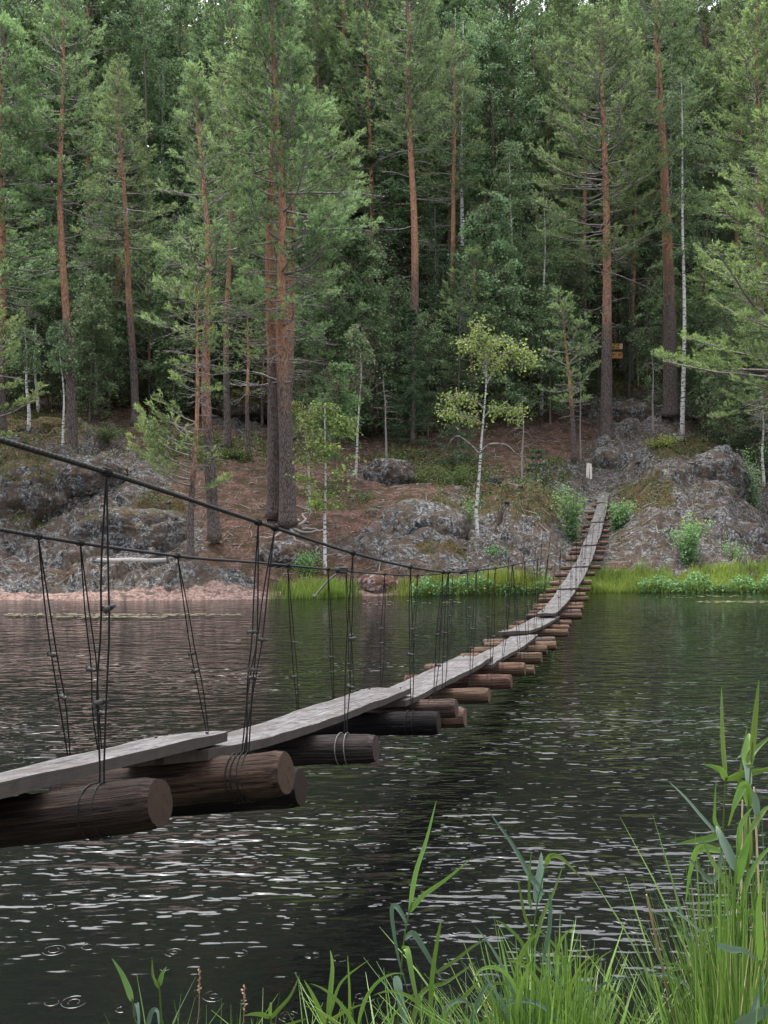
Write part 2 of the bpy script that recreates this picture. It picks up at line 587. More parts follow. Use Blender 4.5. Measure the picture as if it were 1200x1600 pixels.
def copy_tree(o, parent=None):
    c = o.copy()
    COL.objects.link(c)
    if parent is not None:
        c.parent = parent
    for ch in list(o.children):
        copy_tree(ch, c)
    return c


# value noise in numpy
def _h(ix, iy, s):
    n = (ix * 374761393 + iy * 668265263 + s * 974634777) & 0x7fffffff
    n = ((n ^ (n >> 13)) * 1274126177) & 0x7fffffff
    n = n ^ (n >> 16)
    return (n & 0xffff) / 65535.0


def vnoise(x, y, s=0):
    x = np.asarray(x, float)
    y = np.asarray(y, float)
    ix, iy = np.floor(x).astype(np.int64), np.floor(y).astype(np.int64)
    fx, fy = x - ix, y - iy
    fx, fy = fx * fx * (3 - 2 * fx), fy * fy * (3 - 2 * fy)
    a, b, c, d = _h(ix, iy, s), _h(ix + 1, iy, s), _h(ix, iy + 1, s), _h(ix + 1, iy + 1, s)
    return (a + (b - a) * fx) * (1 - fy) + (c + (d - c) * fx) * fy


def fbm(x, y, s=0, o=4, gain=0.5):
    t, a, n = 0, 1, 0
    for k in range(o):
        t = t + a * (vnoise(x * 2 ** k, y * 2 ** k, s + k * 7) - 0.5)
        n += a
        a *= gain
    return t / n * 2


def facets(x, y, cell, s, tilt=.35, off=.15):
    """broken rock: every irregular cell is its own tilted face with a step at its edge"""
    x, y = np.asarray(x, float) / cell, np.asarray(y, float) / cell
    x = x + .35 * (vnoise(x * 1.3, y * 1.3, s + 60) - .5)
    y = y + .35 * (vnoise(x * 1.3 + 7, y * 1.3, s + 61) - .5)
    ix, iy = np.floor(x).astype(np.int64), np.floor(y).astype(np.int64)
    best = np.full(x.shape, 9.0)
    out = np.zeros(x.shape)
    for a in (-1, 0, 1):
        for b in (-1, 0, 1):
            jx, jy = ix + a, iy + b
            cx, cy = jx + _h(jx, jy, s), jy + _h(jx, jy, s + 1)
            dx, dy = x - cx, y - cy
            d = dx * dx + dy * dy
            v = (dx * (_h(jx, jy, s + 2) - .5) + dy * (_h(jx, jy, s + 3) - .5)) * 2 * tilt + (_h(jx, jy, s + 4) - .5) * 2 * off
            out = np.where(d < best, v, out)
            best = np.minimum(best, d)
    return out * cell


# ------------------------------------------------------------------ the far shore: one terrain sheet
# profiles across the lake: column (bearing in photo px), list of (distance, photo y) -> heights
COLS = [
    (0,    [(24.6, 940), (25.4, 905), (27, 885), (29, 858), (30.5, 795), (32, 732), (34, 705), (39, 660), (44, 630), (52, 600), (62, 560), (80, 490)]),
    (120,  [(24.5, 940), (25.3, 902), (27, 882), (29, 862), (30.3, 810), (32, 755), (34, 716), (36, 705), (39, 662), (44, 635), (52, 605), (62, 560), (80, 490)]),
    (250,  [(24.5, 940), (25.3, 900), (27, 882), (29, 855), (30.5, 805), (32.5, 770), (35, 735), (40, 680), (46, 635), (54, 600), (80, 490)]),
    (350,  [(24.6, 937), (25.6, 908), (27, 880), (28.5, 852), (31, 800), (33.5, 762), (36, 728), (40, 680), (46, 630), (54, 600), (80, 490)]),
    (440,  [(25.0, 933), (26.2, 905), (28, 872), (30.5, 816), (33, 775), (36, 738), (40, 694), (46, 645), (54, 600), (80, 490)]),
    (560,  [(25.6, 930), (27, 905), (29, 860), (31, 808), (33.5, 775), (37, 740), (42, 694), (50, 645), (60, 600), (80, 500)]),
    (660,  [(26.0, 928), (27.4, 900), (29, 850), (31, 795), (33, 768), (37, 745), (41, 705), (46, 655), (54, 610), (64, 570), (80, 510)]),
    (760,  [(26.5, 926), (28, 898), (29.5, 860), (31.5, 805), (34, 772), (38, 742), (42, 694), (46, 632), (50, 592), (56, 580), (66, 560), (80, 510)]),
    (850,  [(26.8, 926), (28.4, 898), (30, 860), (32, 800), (34.5, 762), (37, 740), (41, 705), (45, 648), (50, 592), (60, 577), (80, 510)]),
    (940,  [(27.0, 925), (28.6, 898), (30.5, 872), (33, 846), (35.5, 812), (37.5, 786), (38.8, 764), (39.4, 748), (40.2, 738), (41.5, 706), (43, 697), (46, 648), (50, 602), (58, 585), (80, 520)]),
    (1040, [(27.1, 924), (28.6, 896), (30, 868), (32, 815), (34, 765), (36.5, 716), (38.5, 698), (42, 684), (45, 648), (50, 605), (62, 580), (80, 520)]),
    (1130, [(27.2, 923), (28.6, 896), (30, 868), (32, 828), (34, 775), (37, 738), (40, 716), (45, 684), (51, 635), (62, 590), (80, 520)]),
    (1200, [(27.3, 922), (28.8, 898), (31, 876), (34, 850), (37, 802), (42, 742), (51, 665), (62, 610), (80, 530)]),
]
DG = np.concatenate([np.arange(22.0, 62, 0.12), np.geomspace(62, 420, 50)])
CX = np.array([c[0] for c in COLS], float)
tab = []
for cx, prof in COLS:
    d = np.array([p[0] for p in prof])
    z = np.array([EYE + (800 - p[1]) * p[0] / F for p in prof])
    z[0] = 0.0
    d = np.concatenate([[d[0] - 2.5], d, [130, 420]])
    z = np.concatenate([[-0.9], z, [46, 120]])
    zz = np.interp(DG, d, z)
    k = np.ones(7) / 7
    zs = np.convolve(np.pad(zz, 3, 'edge'), k, 'valid')
    tab.append(np.where(DG < 60, zs, zz))
TAB = np.array(tab)
XI = np.arange(-1500, 2701, 4.0)
ZX = np.array([np.interp(XI, CX, TAB[:, j]) for j in range(len(DG))]).T
kk = np.hanning(23)
kk /= kk.sum()
ZX = np.array([np.convolve(np.pad(ZX[:, j], 11, 'edge'), kk, 'valid') for j in range(len(DG))]).T


def base_h(X, Y):
    xi = np.clip(X / Y * F + 600, XI[0], XI[-1] - 1)
    fi = (xi - XI[0]) / 4.0
    i = np.clip(fi.astype(int), 0, len(XI) - 2)
    fi = fi - i
    j = np.clip(np.searchsorted(DG, Y) - 1, 0, len(DG) - 2)
    fj = np.clip((Y - DG[j]) / (DG[j + 1] - DG[j]), 0, 1)
    return (ZX[i, j] * (1 - fi) + ZX[i + 1, j] * fi) * (1 - fj) + (ZX[i, j + 1] * (1 - fi) + ZX[i + 1, j + 1] * fi) * fj


def blob(xi, yi, lst):
    m = np.zeros_like(xi)
    for (cx, cy, rx, ry) in lst:
        d = ((xi - cx) / rx) ** 2 + ((yi - cy) / ry) ** 2
        m = np.maximum(m, np.clip(1.45 - d * 0.95, 0, 1))
    return m


ROCKS = [(150, 905, 230, 20), (330, 908, 80, 16), (60, 790, 140, 95), (160, 740, 110, 46), (200, 835, 130, 56), (650, 835, 110, 66), (760, 830, 130, 74), (870, 800, 135, 92), (820, 860, 150, 50),
         (1080, 760, 150, 92), (1120, 855, 150, 60), (970, 735, 110, 55), (960, 650, 120, 42), (1090, 610, 80, 34), (440, 862, 70, 30), (90, 690, 120, 40), (390, 640, 80, 34), (560, 850, 60, 26), (600, 745, 60, 30), (760, 620, 90, 24)]
PINK = [(170, 934, 330, 14), (340, 928, 70, 14), (590, 918, 34, 18), (470, 930, 60, 8)]
MOSS = [(60, 665, 90, 26), (390, 625, 70, 26), (740, 612, 120, 30), (900, 600, 90, 20), (30, 770, 60, 60), (480, 890, 40, 16), (790, 775, 80, 26), (660, 785, 70, 18),
        (840, 790, 70, 36), (240, 800, 60, 24), (1100, 700, 90, 18), (20, 720, 70, 18), (690, 868, 60, 12), (850, 690, 60, 20), (1010, 770, 50, 30)]
PATH = [(390, 800, 75, 85), (500, 810, 90, 40), (600, 770, 70, 26), (790, 715, 60, 30), (880, 680, 60, 40), (360, 885, 80, 14)]


def masks(X, Y, zb):
    xi = X / Y * F + 600
    yi = 800 - (zb - EYE) * F / Y
    rock = blob(xi, yi, ROCKS)
    pink = blob(xi, yi, PINK)
    path = blob(xi, yi, PATH)
    moss = blob(xi, yi, MOSS) * 0.85
    far = np.clip((Y - 40) / 10, 0, 1)
    n = fbm(X * 0.25, Y * 0.25, 3, 4)
    green = np.clip(0.25 + n * 0.9, 0, 1) * (1 - path)
    moss = np.maximum(moss, np.maximum(green * 0.5, far * np.clip(0.35 + n * 0.9, 0, 0.8)))
    moss *= (1 - 0.9 * pink) * (1 - 0.8 * path)
    rock *= (1 - 0.85 * path)
    return rock, moss, pink, path, xi, yi


def height(X, Y):
    X = np.atleast_1d(np.asarray(X, float))
    Y = np.atleast_1d(np.asarray(Y, float))
    zb = base_h(X, Y)
    rock, moss, pink, path, xi, yi = masks(X, Y, zb)
    land = np.clip((zb + 0.05) / 0.5, 0, 1) * np.clip((70 - Y) / 10, 0.4, 1)
    big = fbm(X * 0.35, Y * 0.35, 11, 3) * 0.55
    ridged = (0.5 - np.abs(fbm(X * 0.55 + 3, Y * 0.7, 21, 4, 0.55))) * 1.1
    crack = -np.exp(-(fbm(X * 0.45 + 9, Y * 0.8 + X * 0.3, 31, 3) / 0.035) ** 2) * 0.22
    fine = fbm(X * 2.4, Y * 2.4, 41, 4, 0.6) * 0.13
    step = facets(X, Y * .8, 1.9, 51, .26, .09) + facets(X + 3, Y * .8, .62, 57, .20, .06)
    z = zb + land * (big * (0.25 + 0.55 * rock) * (1 - 0.85 * pink) + (np.clip(rock * 1.3, 0, 1) * (1 - .75 * pink)) * (ridged * 0.30 - 0.10 + crack + step) + fine * (0.45 + 1.2 * rock + 0.2 * moss ))
    # keep the ground below the foot of the bridge deck
    xc = -1.91 + 0.28 * Y
    nearb = np.exp(-((X - xc) / 1.0) ** 2) * ((Y > 25) & (Y < 40.5))
    return z * (1 - nearb) + (zb - 0.06) * nearb


def gz(x, y):
    return float(height(x, y)[0])


def P(px, D, py=None):
    """a point at distance D in the bearing of photo column px"""
    x = (px - 600) / F * D
    return (x, D, EYE + (800 - py) * D / F) if py is not None else (x, D, gz(x, D))


xs = np.concatenate([np.arange(-1500, -80, 28), np.arange(-80, 1281, 4.6), np.arange(1300, 2700, 28)])
ys = np.concatenate([np.arange(22.2, 40, 0.10), np.arange(40, 62, 0.25), np.geomspace(62, 420, 40)])
gx, gy = np.meshgrid(xs, ys, indexing='ij')
TX, TY = (gx - 600) / F * gy, gy
TZ = height(TX.ravel(), TY.ravel()).reshape(TX.shape)
nx, ny = TX.shape
ii = (np.arange(nx - 1)[:, None] * ny + np.arange(ny - 1)[None]).ravel()
tb = MB()
tb.add(np.stack([TX, TY, TZ], -1).reshape(-1, 3), np.stack([ii, ii + ny, ii + ny + 1, ii + 1], -1))
terrain = tb.obj('shore_terrain', M['ground'])
tag(terrain, kind='structure')
rk, ms, pk, pt, xi_, yi_ = masks(TX.ravel(), TY.ravel(), base_h(TX.ravel(), TY.ravel()))
ca = terrain.data.attributes.new('mask', 'FLOAT_COLOR', 'POINT')
ca.data.foreach_set('color', np.stack([rk, ms, pk, np.ones_like(rk)], -1).astype(np.float32).ravel())

wb = MB()
wb.add([[-260, -40, 0], [260, -40, 0], [260, 60, 0], [-260, 60, 0]], [[0, 1, 2, 3]])
tag(wb.obj('lake_water', M['water']), kind='structure')

# near bank under the photographer's feet
bx, by = np.meshgrid(np.arange(-14, 14.1, 0.35), np.concatenate([np.arange(-40, -4, 3), np.arange(-4, 3.9, 0.25)]), indexing='ij')
edge = 2.75 + 0.35 * np.sin(bx * 0.8) + 0.10 * np.clip(bx, 0, 9)
bz = np.where(by < edge, np.clip((edge - by) * 0.30, 0, 0.55), (edge - by) * 0.8) + fbm(bx, by, 5, 3) * 0.08 - 0.02
nb = MB()
n1, n2 = bx.shape
ii = (np.arange(n1 - 1)[:, None] * n2 + np.arange(n2 - 1)[None]).ravel()
nb.add(np.stack([bx, by, bz], -1).reshape(-1, 3), np.stack([ii, ii + n2, ii + n2 + 1, ii + 1], -1))
tag(nb.obj('near_bank_ground', M['bank']), kind='structure')


# ------------------------------------------------------------------ boulders
def ico(sub):
    import bmesh
    bm = bmesh.new()
    bmesh.ops.create_icosphere(bm, subdivisions=sub, radius=1)
    v = np.array([x.co[:] for x in bm.verts])
    f = np.array([[a.index for a in x.verts] for x in bm.faces])
    bm.free()
    return v, f


ICO = {k: ico(k) for k in (2, 3, 4, 5)}



def n3(v, sc, s):
    return (fbm(v[:, 0] * sc + 5, v[:, 1] * sc + v[:, 2] * sc * 0.7, s, 4) + fbm(v[:, 2] * sc + 9, v[:, 0] * sc * 0.8 - v[:, 1] * sc, s + 50, 4)) * 0.5


def boulder(label, px, D, py, w, h, seed, depth=None, sub=5, moss=0.0, tint=(1, 1, 1), rz=0.0, name='boulder'):
    """w, h in photo px at distance D; py = centre row"""
    m = D / F
    sx, sz = w * m / 2, h * m / 2
    sy = depth if depth else sx * 0.8
    v, f = ICO[sub]
    n = v.copy()
    v = np.sign(v) * np.abs(v) ** 0.82
    sc = np.array([sx, sy, sz])
    c = v * sc
    q = c + seed * 3.7
    amp = min(sx, sz)
    c = c + n * (n3(q, 0.9 / max(amp, .2), seed)[:, None] * 0.55 * amp)
    rr = np.abs(n3(q, 1.6 / max(amp, .2), seed + 3))
    c = c - n * (np.exp(-(rr / 0.03) ** 2)[:, None] * 0.10 * amp)
    c = c + n * ((facets(q[:, 0] + q[:, 1] * .5, q[:, 2] - q[:, 1] * .3, amp * .95, seed, .42, .12) + facets(q[:, 0] - q[:, 1] * .6, q[:, 2] + q[:, 1] * .3, amp * .36, seed + 8, .4, .14))[:, None] * .26)
    c = c + n * (n3(q, 5.0 / max(amp, .2), seed + 9)[:, None] * 0.09 * amp)
    mb = MB()
    mb.add(c, f)
    o = mb.obj(name, M['rock'], None, True)
    o.location = P(px, D, py)
    o.rotation_euler = (0, 0, rz)
    o.color = (*tint, moss)
    tag(o, label, 'stone' if name == 'stone' else 'boulder')
    return o


boulder('grey round boulder above the path behind the leafy yellow-green sapling', 606, 36, 748, 82, 62, 1)
boulder('low cracked pale boulder beside the shore below the two thick pine trunks', 445, 27.8, 868, 92, 46, 2, tint=(1.5, 1.35, 1.3))
boulder('large sloping lichen-covered rock left of the white birch trunk', 668, 31.0, 842, 130, 105, 3, depth=1.6)
boulder('broad dark lichen boulder behind the fallen log on the left shore', 205, 30.0, 842, 205, 98, 4, depth=1.4, moss=0.25)
boulder('big mossy rock hump at the left edge of the far shore', 36, 31.5, 800, 150, 160, 5, depth=1.5, moss=0.5)
boulder('grey rock dome above the mossy hump at the left shore', 130, 33.0, 752, 130, 76, 6, depth=1.3, moss=0.15)
boulder('tall fissured lichen boulder right of the top of the footbridge', 1096, 38.0, 768, 165, 130, 7, depth=1.8)
boulder('low wide grey boulder behind the shore grass at the right edge', 1130, 33.0, 858, 150, 92, 8, depth=1.5, tint=(0.95, 0.97, 1.1))
boulder('dark rock ledge under the lichen boulder, behind the green shore bush', 1030, 34.5, 850, 110, 84, 9, depth=1.2, tint=(0.75, 0.65, 0.62))
boulder('rounded grey rock dome the bridge deck climbs onto', 985, 41.5, 735, 150, 70, 10, depth=1.6)
boulder('grey rock wall left of the upper bridge deck, under brown moss', 815, 33.0, 850, 130, 78, 12, depth=1.2, moss=0.2)
boulder('dark rock knoll on the slope behind the tall pine above the bridge', 1000, 46.5, 655, 120, 52, 13, depth=1.6, tint=(0.8, 0.75, 0.72))
boulder('mossy brown knoll under the dark trees at the left', 90, 39.5, 682, 150, 52, 14, depth=1.6, moss=.8, tint=(.7, .6, .5))
boulder('mossy knoll behind the pair of thick pine trunks', 392, 44.0, 640, 120, 50, 15, depth=1.6, moss=.8, tint=(.7, .65, .5))
boulder('small pale stone at the foot of the thickest pine', 462, 30.0, 826, 24, 14, 16, sub=3, tint=(1.3, 1.2, 1.15), name='stone')
boulder('pale stone on the needle-covered path below the thick pines', 484, 29.0, 852, 16, 12, 17, sub=3, tint=(1.5, 1.35, 1.3), name='stone')
boulder('small dark stone by the green undergrowth beside the white birch', 770, 37.0, 752, 38, 18, 18, sub=3, tint=(0.7, 0.7, 0.75), name='stone')
boulder('flat pink rock at the waterline between two patches of reeds', 588, 26.6, 915, 62, 34, 19, depth=0.7, tint=(1.9, 1.2, 1.05))

# ------------------------------------------------------------------ the footbridge
BX0, BS = -1.91, 0.28
bdir = np.array([BS, 1, 0]) / math.hypot(BS, 1)
ldir = np.array([bdir[1], -bdir[0], 0])
ZS = np.array([0.0, 1.2, 2.0, 2.81, 3.83, 4.93, 6.28, 7.05, 8.2, 9.4, 10.6, 11.8, 13, 15.4, 17, 19.5, 21.4, 24.1, 27, 29.2, 30.8, 33.7, 35.8, 37.7, 39.2])
ZZ = np.array([1.72, 1.58, 1.47, 1.34, 1.17, 1.02, .86, .79, .67, .585, .515, .455, .39, .315, .285, .295, .37, .56, .82, 1.11, 1.37, 1.89, 2.37, 2.84, 3.25])


def zlog(s):
    f = lambda q: np.interp(q, ZS, ZZ)
    return float((f(s - 0.5) + 2 * f(s) + f(s + 0.5)) / 4) if s > 8 else float(f(s))


def roll(s):
    return float(np.interp(s, [0, 2.8, 3.8, 4.9, 6.5, 9, 40], [-.21, -.19, -.15, -.10, -.08, -.055, -.05]))


def bpt(s, lat, dz=0.0):
    """point on the bridge: station s along, lat metres to the right, dz above the log axis"""
    c = np.array([BX0 + BS * s, s, zlog(s)])
    r_ = roll(s)
    return c + ldir * lat * math.cos(r_) + np.array([0, 0, -lat * math.sin(r_) + dz])


bridge = thing('footbridge', 'hanging footbridge of cross logs and grey planks slung from black cables over the lake', 'footbridge', (BX0, 0.4, 0.5))
BO = np.array(bridge.location)


def bobj(mb, name, mats, label=None, smooth=True):
    o = mb.obj(name, mats, bridge, smooth)
    o.location = -BO
    return o


def log_mesh(seed, n=15, sides=20):
    rng = np.random.RandomState(seed)
    mb = MB()
    xs_ = np.linspace(-0.5, 0.5, n)
    th = np.linspace(0, 2 * math.pi, sides, endpoint=False)
    rad = 1 + 0.05 * vnoise(np.repeat(xs_[:, None], sides, 1) * 5 + seed, np.cos(th)[None] * 1.4 + np.sin(th)[None] * 0.9 + xs_[:, None], seed)
    rad *= 1 + .10 * (vnoise(np.repeat(xs_[:, None], sides, 1) * 13 + seed, np.cos(th)[None] * 3 + np.sin(th)[None] * 2.3 + xs_[:, None], seed + 4) - .5) + .06 * (vnoise(np.repeat(xs_[:, None], sides, 1) * 4, np.repeat(th[None] * 5, n, 0), seed + 9) - .5)
    rad *= (1 + 0.06 * math.copysign(1, rng.rand() - .5) * xs_)[:, None]
    gk = rng.randint(3, sides - 3)
    for g_, q_ in ((gk, .86), ((gk + 9) % sides, .92), ((gk + 17) % sides, .93)):   # long drying splits
        rad[2:-1 - rng.randint(0, n // 2), g_] *= q_
    rad[0] *= 0.94
    rad[-1] *= 0.94
    rad[0] *= 0.97
    rad[-1] *= 0.97
    bow = 0.05 * np.sin((xs_ + .5) * math.pi) * (rng.rand() - .5)
    V = np.stack([np.repeat(xs_[:, None], sides, 1), np.cos(th)[None] * rad, np.sin(th)[None] * rad + bow[:, None]], -1)
    i = np.arange(n - 1)[:, None] * sides
    j = np.arange(sides)[None]
    j2 = (j + 1) % sides
    mb.add(V.reshape(-1, 3), np.stack([i + j, i + j2, i + sides + j2, i + sides + j], -1).reshape(-1, 4))
    for e, o_ in ((0, -1), (n - 1, 1)):
        vv = np.vstack([V[e], [[xs_[e] + 0.002 * o_, 0, bow[e]]]])
        k = np.arange(sides)
        mb.add(vv, np.stack([k, (k + 1) % sides, np.full(sides, sides)], -1)[:, ::o_], 1)
    for _ in range(2):                           # branch knots standing proud
        kx, ka = rng.uniform(-.4, .4), rng.uniform(0.5, 2.6)
        c = np.array([kx, math.cos(ka) * 0.96, math.sin(ka) * 0.96])
        v, f = ICO[2]
        mb.add(c + v * np.array([0.025, 0.16, 0.16]), f)
    return mb.mesh('log', [M['log'], M['end']])


LOGS = [log_mesh(k, 26, 30) for k in range(7)]
DARK, BRN, BLK, ORG, TAN, GRY = (.030, .0205, .0165), (.066, .043, .032), (.008, .008, .010), (.18, .118, .080), (.20, .130, .088), (.15, .120, .100)  # DARK, BRN: brown wood, darkened further in place of shade over the near logs
# station, diameter, length, lateral shift, vertical shift, colour, label
LOGSPEC = [
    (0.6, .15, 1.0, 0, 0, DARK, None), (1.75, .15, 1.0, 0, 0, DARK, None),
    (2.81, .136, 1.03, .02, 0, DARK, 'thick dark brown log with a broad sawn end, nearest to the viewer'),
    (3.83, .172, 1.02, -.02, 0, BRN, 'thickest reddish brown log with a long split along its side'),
    (4.08, .165, 1.0, -.06, -0.085, BLK, 'black log half hidden behind the thickest log'),
    (4.93, .145, 1.0, .01, 0, (.040, .033, .031), 'dark log with a pale sawn end under the second plank'),
    (6.28, .145, 1.0, 0.02, 0, BLK, 'black charred-looking log wrapped by a pale wire'),
    (7.05, .135, 1.0, -.02, 0.01, (.10, .07, .06), None), (7.42, .14, 1.0, -.03, -0.10, (.16, .10, .075), 'log hanging lower than its neighbours'),
    (8.2, .125, 1.0, .02, 0, ORG, None), (9.4, .14, 1.06, 0, 0, (.15, .085, .065), None),
    (10.45, .15, 1.1, -.03, 0.005, (.16, .095, .07), None), (10.75, .115, 1.0, .08, -.04, TAN, None),
    (11.75, .135, 1.0, .05, 0, ORG, None), (12.75, .12, 1.0, .0, 0, ORG, None), (13.45, .115, 1.0, .05, 0, TAN, None),
    (14.05, .105, 1.05, -.05, 0, GRY, None), (15.3, .125, 1.05, .03, 0, ORG, None), (16.1, .11, 1.0, 0, 0, TAN, None), (16.9, .11, 1.0, -.03, 0, TAN, None),
    (18.0, .13, 1.02, .06, 0, (.15, .09, .07), None), (18.7, .10, 1.0, .0, 0, GRY, None), (19.4, .10, 1.0, 0, 0, TAN, None),
]
rl = random.Random(7)
for s_ in (19.95, 20.9, 21.5, 22.3, 23.5, 24.9, 26.1, 27.6, 28.7, 29.35, 30.2, 31.2, 32.1, 33.0, 34.3, 35.2, 36.3, 37.2, 38.0, 38.6):
    LOGSPEC.append((s_, rl.uniform(.10, .135), rl.uniform(1.0, 1.12), rl.uniform(-.12, -.02), rl.uniform(-.01, .01), rl.choice([(.20, .125, .085), (.24, .16, .115), (.22, .14, .10), (.26, .17, .12), TAN, ORG]), None))
for k, (s_, dia, ln, lat, dz, colr, lab) in enumerate(LOGSPEC):
    o = link('log', LOGS[(k * 3) % 7], bridge)
    c = bpt(s_, lat, dz) - BO
    r_ = roll(s_) + rl.uniform(-.015, .015)
    yaw = rl.uniform(-.03, .03)
    ax = Vector(ldir * math.cos(r_)) + Vector((0, 0, -math.sin(r_)))
    ax = Matrix.Rotation(yaw, 3, 'Z') @ ax
    ay = Vector((0, 0, 1)).cross(ax).normalized()
    az = ax.cross(ay)
    rot = Matrix((ax, ay, az)).transposed().to_4x4()
    spin = Matrix.Rotation(rl.uniform(-.8, .8), 4, 'X')
    o.matrix_basis = Matrix.Translation(c) @ rot @ spin @ Matrix.Diagonal((ln, dia / 2, dia / 2, 1))
    kf = rl.uniform(.85, 1.15)
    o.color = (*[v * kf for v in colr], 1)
    if lab:
        o['label'] = lab


def plank(s0, s1, d0, d1, w0=.38, w1=.40, lat0=0, lat1=0, seed=0, th=.048, taper_end=False):
    """weathered board lying on the logs; d0/d1 = extra lift of its ends"""
    n = max(8, int((s1 - s0) / .07))
    ss = np.linspace(s0, s1, n)
    t = np.linspace(0, 1, n)
    na = 7
    a = np.linspace(-1, 1, na)
    eL = 1 + .11 * fbm(ss * .9, ss * 0 + seed, seed, 3)
    eR = 1 + .11 * fbm(ss * .9 + 40, ss * 0 + seed, seed + 5, 3)
    eL = eL + .05 * fbm(ss * 5.3, ss * 0 + seed, seed + 8, 3)
    eR = eR + .05 * fbm(ss * 5.3 + 9, ss * 0 + seed, seed + 8, 3)
    za, zb_ = zlog(s0), zlog(s1)
    top, bot = [], []
    for k in range(n):
        straight = (za + (zb_ - za) * t[k] - zlog(ss[k])) * .7
        w = (w0 + (w1 - w0) * t[k]) / 2
        lift = (.062 if ss[k] < 10 else .052) + straight + d0 * (1 - t[k]) ** 2 + d1 * t[k] ** 2 + .006 * math.sin(ss[k] * 2.1 + seed)
        sk = .05 * (vnoise(a * 2 + seed, a * 0 + seed, 3) - .5) * (2 if k in (0, n - 1) else 0)
        for i in range(na):
            lt = lat0 + (lat1 - lat0) * t[k] + a[i] * w * (eR[k] if a[i] > 0 else eL[k])
            st = ss[k] + sk[i]
            cz = .007 * fbm(np.array([ss[k] * 3.]), np.array([a[i] * 2.]), seed, 3)[0] - .006 * a[i] ** 2
            top.append(bpt(st, lt, lift + th + cz))
            bot.append(bpt(st, lt * (.985), lift))
    mb = MB()
    i = np.arange(n - 1)[:, None] * na
    j = np.arange(na - 1)[None]
    q = np.stack([i + j, i + j + 1, i + na + j + 1, i + na + j], -1).reshape(-1, 4)
    al, ac = np.repeat(ss, na), np.tile(a, n) + seed * 7
    mb.add(top, q, along=al, across=ac)
    mb.add(bot, q[:, ::-1], along=al, across=ac)
    top, bot = np.array(top).reshape(n, na, 3), np.array(bot).reshape(n, na, 3)
    for e in (0, na - 1):
        st = np.concatenate([top[:, e], bot[:, e]])
        k = np.arange(n - 1)
        qq = np.stack([k, k + 1, n + k + 1, n + k], -1)
        mb.add(st, qq if e == 0 else qq[:, ::-1], along=np.tile(ss, 2), across=np.repeat([0, .15], n) + seed)
    for e in (0, n - 1):
        st = np.concatenate([top[e], bot[e]])
        k = np.arange(na - 1)
        qq = np.stack([k, k + 1, na + k + 1, na + k], -1)
        mb.add(st, qq[:, ::-1] if e == 0 else qq, along=np.tile(a, 2) * .1, across=np.repeat([0, .2], na) + seed)
    o = bobj(mb, 'plank', M['plank'], smooth=False)
    return o


PL = [  # s0, s1, lift0, lift1, width0, width1, lateral0, lateral1
    (0.4, 4.00, .02, .075, .40, .37, -.04, -.03), (3.78, 6.95, .02, .075, .37, .36, 0, -.01), (6.7, 10.35, .012, .075, .38, .40, .01, 0),
    (9.95, 13.85, .012, .012, .36, .36, .05, .08), (13.7, 17.0, .08, .015, .40, .42, -.10, .05), (16.6, 21.8, .11, .01, .34, .40, .07, -.03),
    (21.55, 25.6, .055, .01, .42, .42, 0, .0), (25.35, 29.3, .055, .01, .40, .43, .02, -.02), (29.1, 33.2, .055, .01, .42, .42, 0, .02), (33.0, 36.4, .055, .01, .42, .40, .02, .0),
    (36.2, 39.1, .055, -.02, .40, .38, 0, 0)]
for k, p in enumerate(PL):
    plank(*p, seed=k + 1)
# nail heads near the board ends
nh = MB()
nh.tube([(0, 0, -.004), (0, 0, .004)], .007, 8)
NAIL = nh.mesh('nail', M['clamp'])
for (a0, a1, *_r) in PL[:5]:
    for s_ in (a0 + .14, a1 - .12):
        for lt in (-.11, .12):
            o = link('nail', NAIL, bridge)
            straight = (zlog(a0) + (zlog(a1) - zlog(a0)) * (s_ - a0) / (a1 - a0) - zlog(s_)) * .7
            f_ = (s_ - a0) / (a1 - a0)
            lift = (.062 if s_ < 10 else .052) + straight + _r[0] * (1 - f_) ** 2 + _r[1] * f_ ** 2
            o.location = bpt(s_, lt, lift + .052) - BO
# thin cross battens where planks meet
for s_ in (21.7, 29.3, 33.1):
    mb = MB()
    mb.tube([bpt(s_, -.27, .135), bpt(s_, 0, .14), bpt(s_, .27, .135)], .016, 6)
    bobj(mb, 'batten', M['spruceb'])


def spline(pts, n):
    P_ = np.asarray(pts, float)
    t = np.arange(len(P_))
    out = []
    for u in np.linspace(0, len(P_) - 1 - 1e-6, n):
        i = int(u)
        f = u - i
        p0, p1, p2, p3 = P_[max(i - 1, 0)], P_[i], P_[i + 1], P_[min(i + 2, len(P_) - 1)]
        out.append(0.5 * ((2 * p1) + (-p0 + p2) * f + (2 * p0 - 5 * p1 + 4 * p2 - p3) * f * f + (-p0 + 3 * p1 - 3 * p2 + p3) * f ** 3))
    return np.array(out)


RC = np.array([(0.2, 2.74), (1.4, 2.535), (2.68, 2.363), (3.65, 2.221), (4.83, 2.05), (5.98, 1.911), (7.2, 1.80), (8.8, 1.725), (10.4, 1.675), (14.3, 1.61), (19.2, 1.68), (24, 1.86), (27.6, 2.10), (33, 2.90), (38.7, 3.98)])
LC = np.array([(0.2, 2.95), (2.0, 2.46), (2.9, 2.27), (3.57, 2.16), (4.69, 2.031), (5.67, 1.947), (8.16, 1.722), (9.6, 1.62), (11.6, 1.54), (14.3, 1.505), (19, 1.61), (22.85, 1.87), (25.4, 2.17), (30, 2.90), (36, 3.75), (38.6, 4.22)])


def off(D, sgn):
    return sgn * float(np.interp(D, [0, 27, 38.6], [.375, .40, .62 if sgn > 0 else .72]))


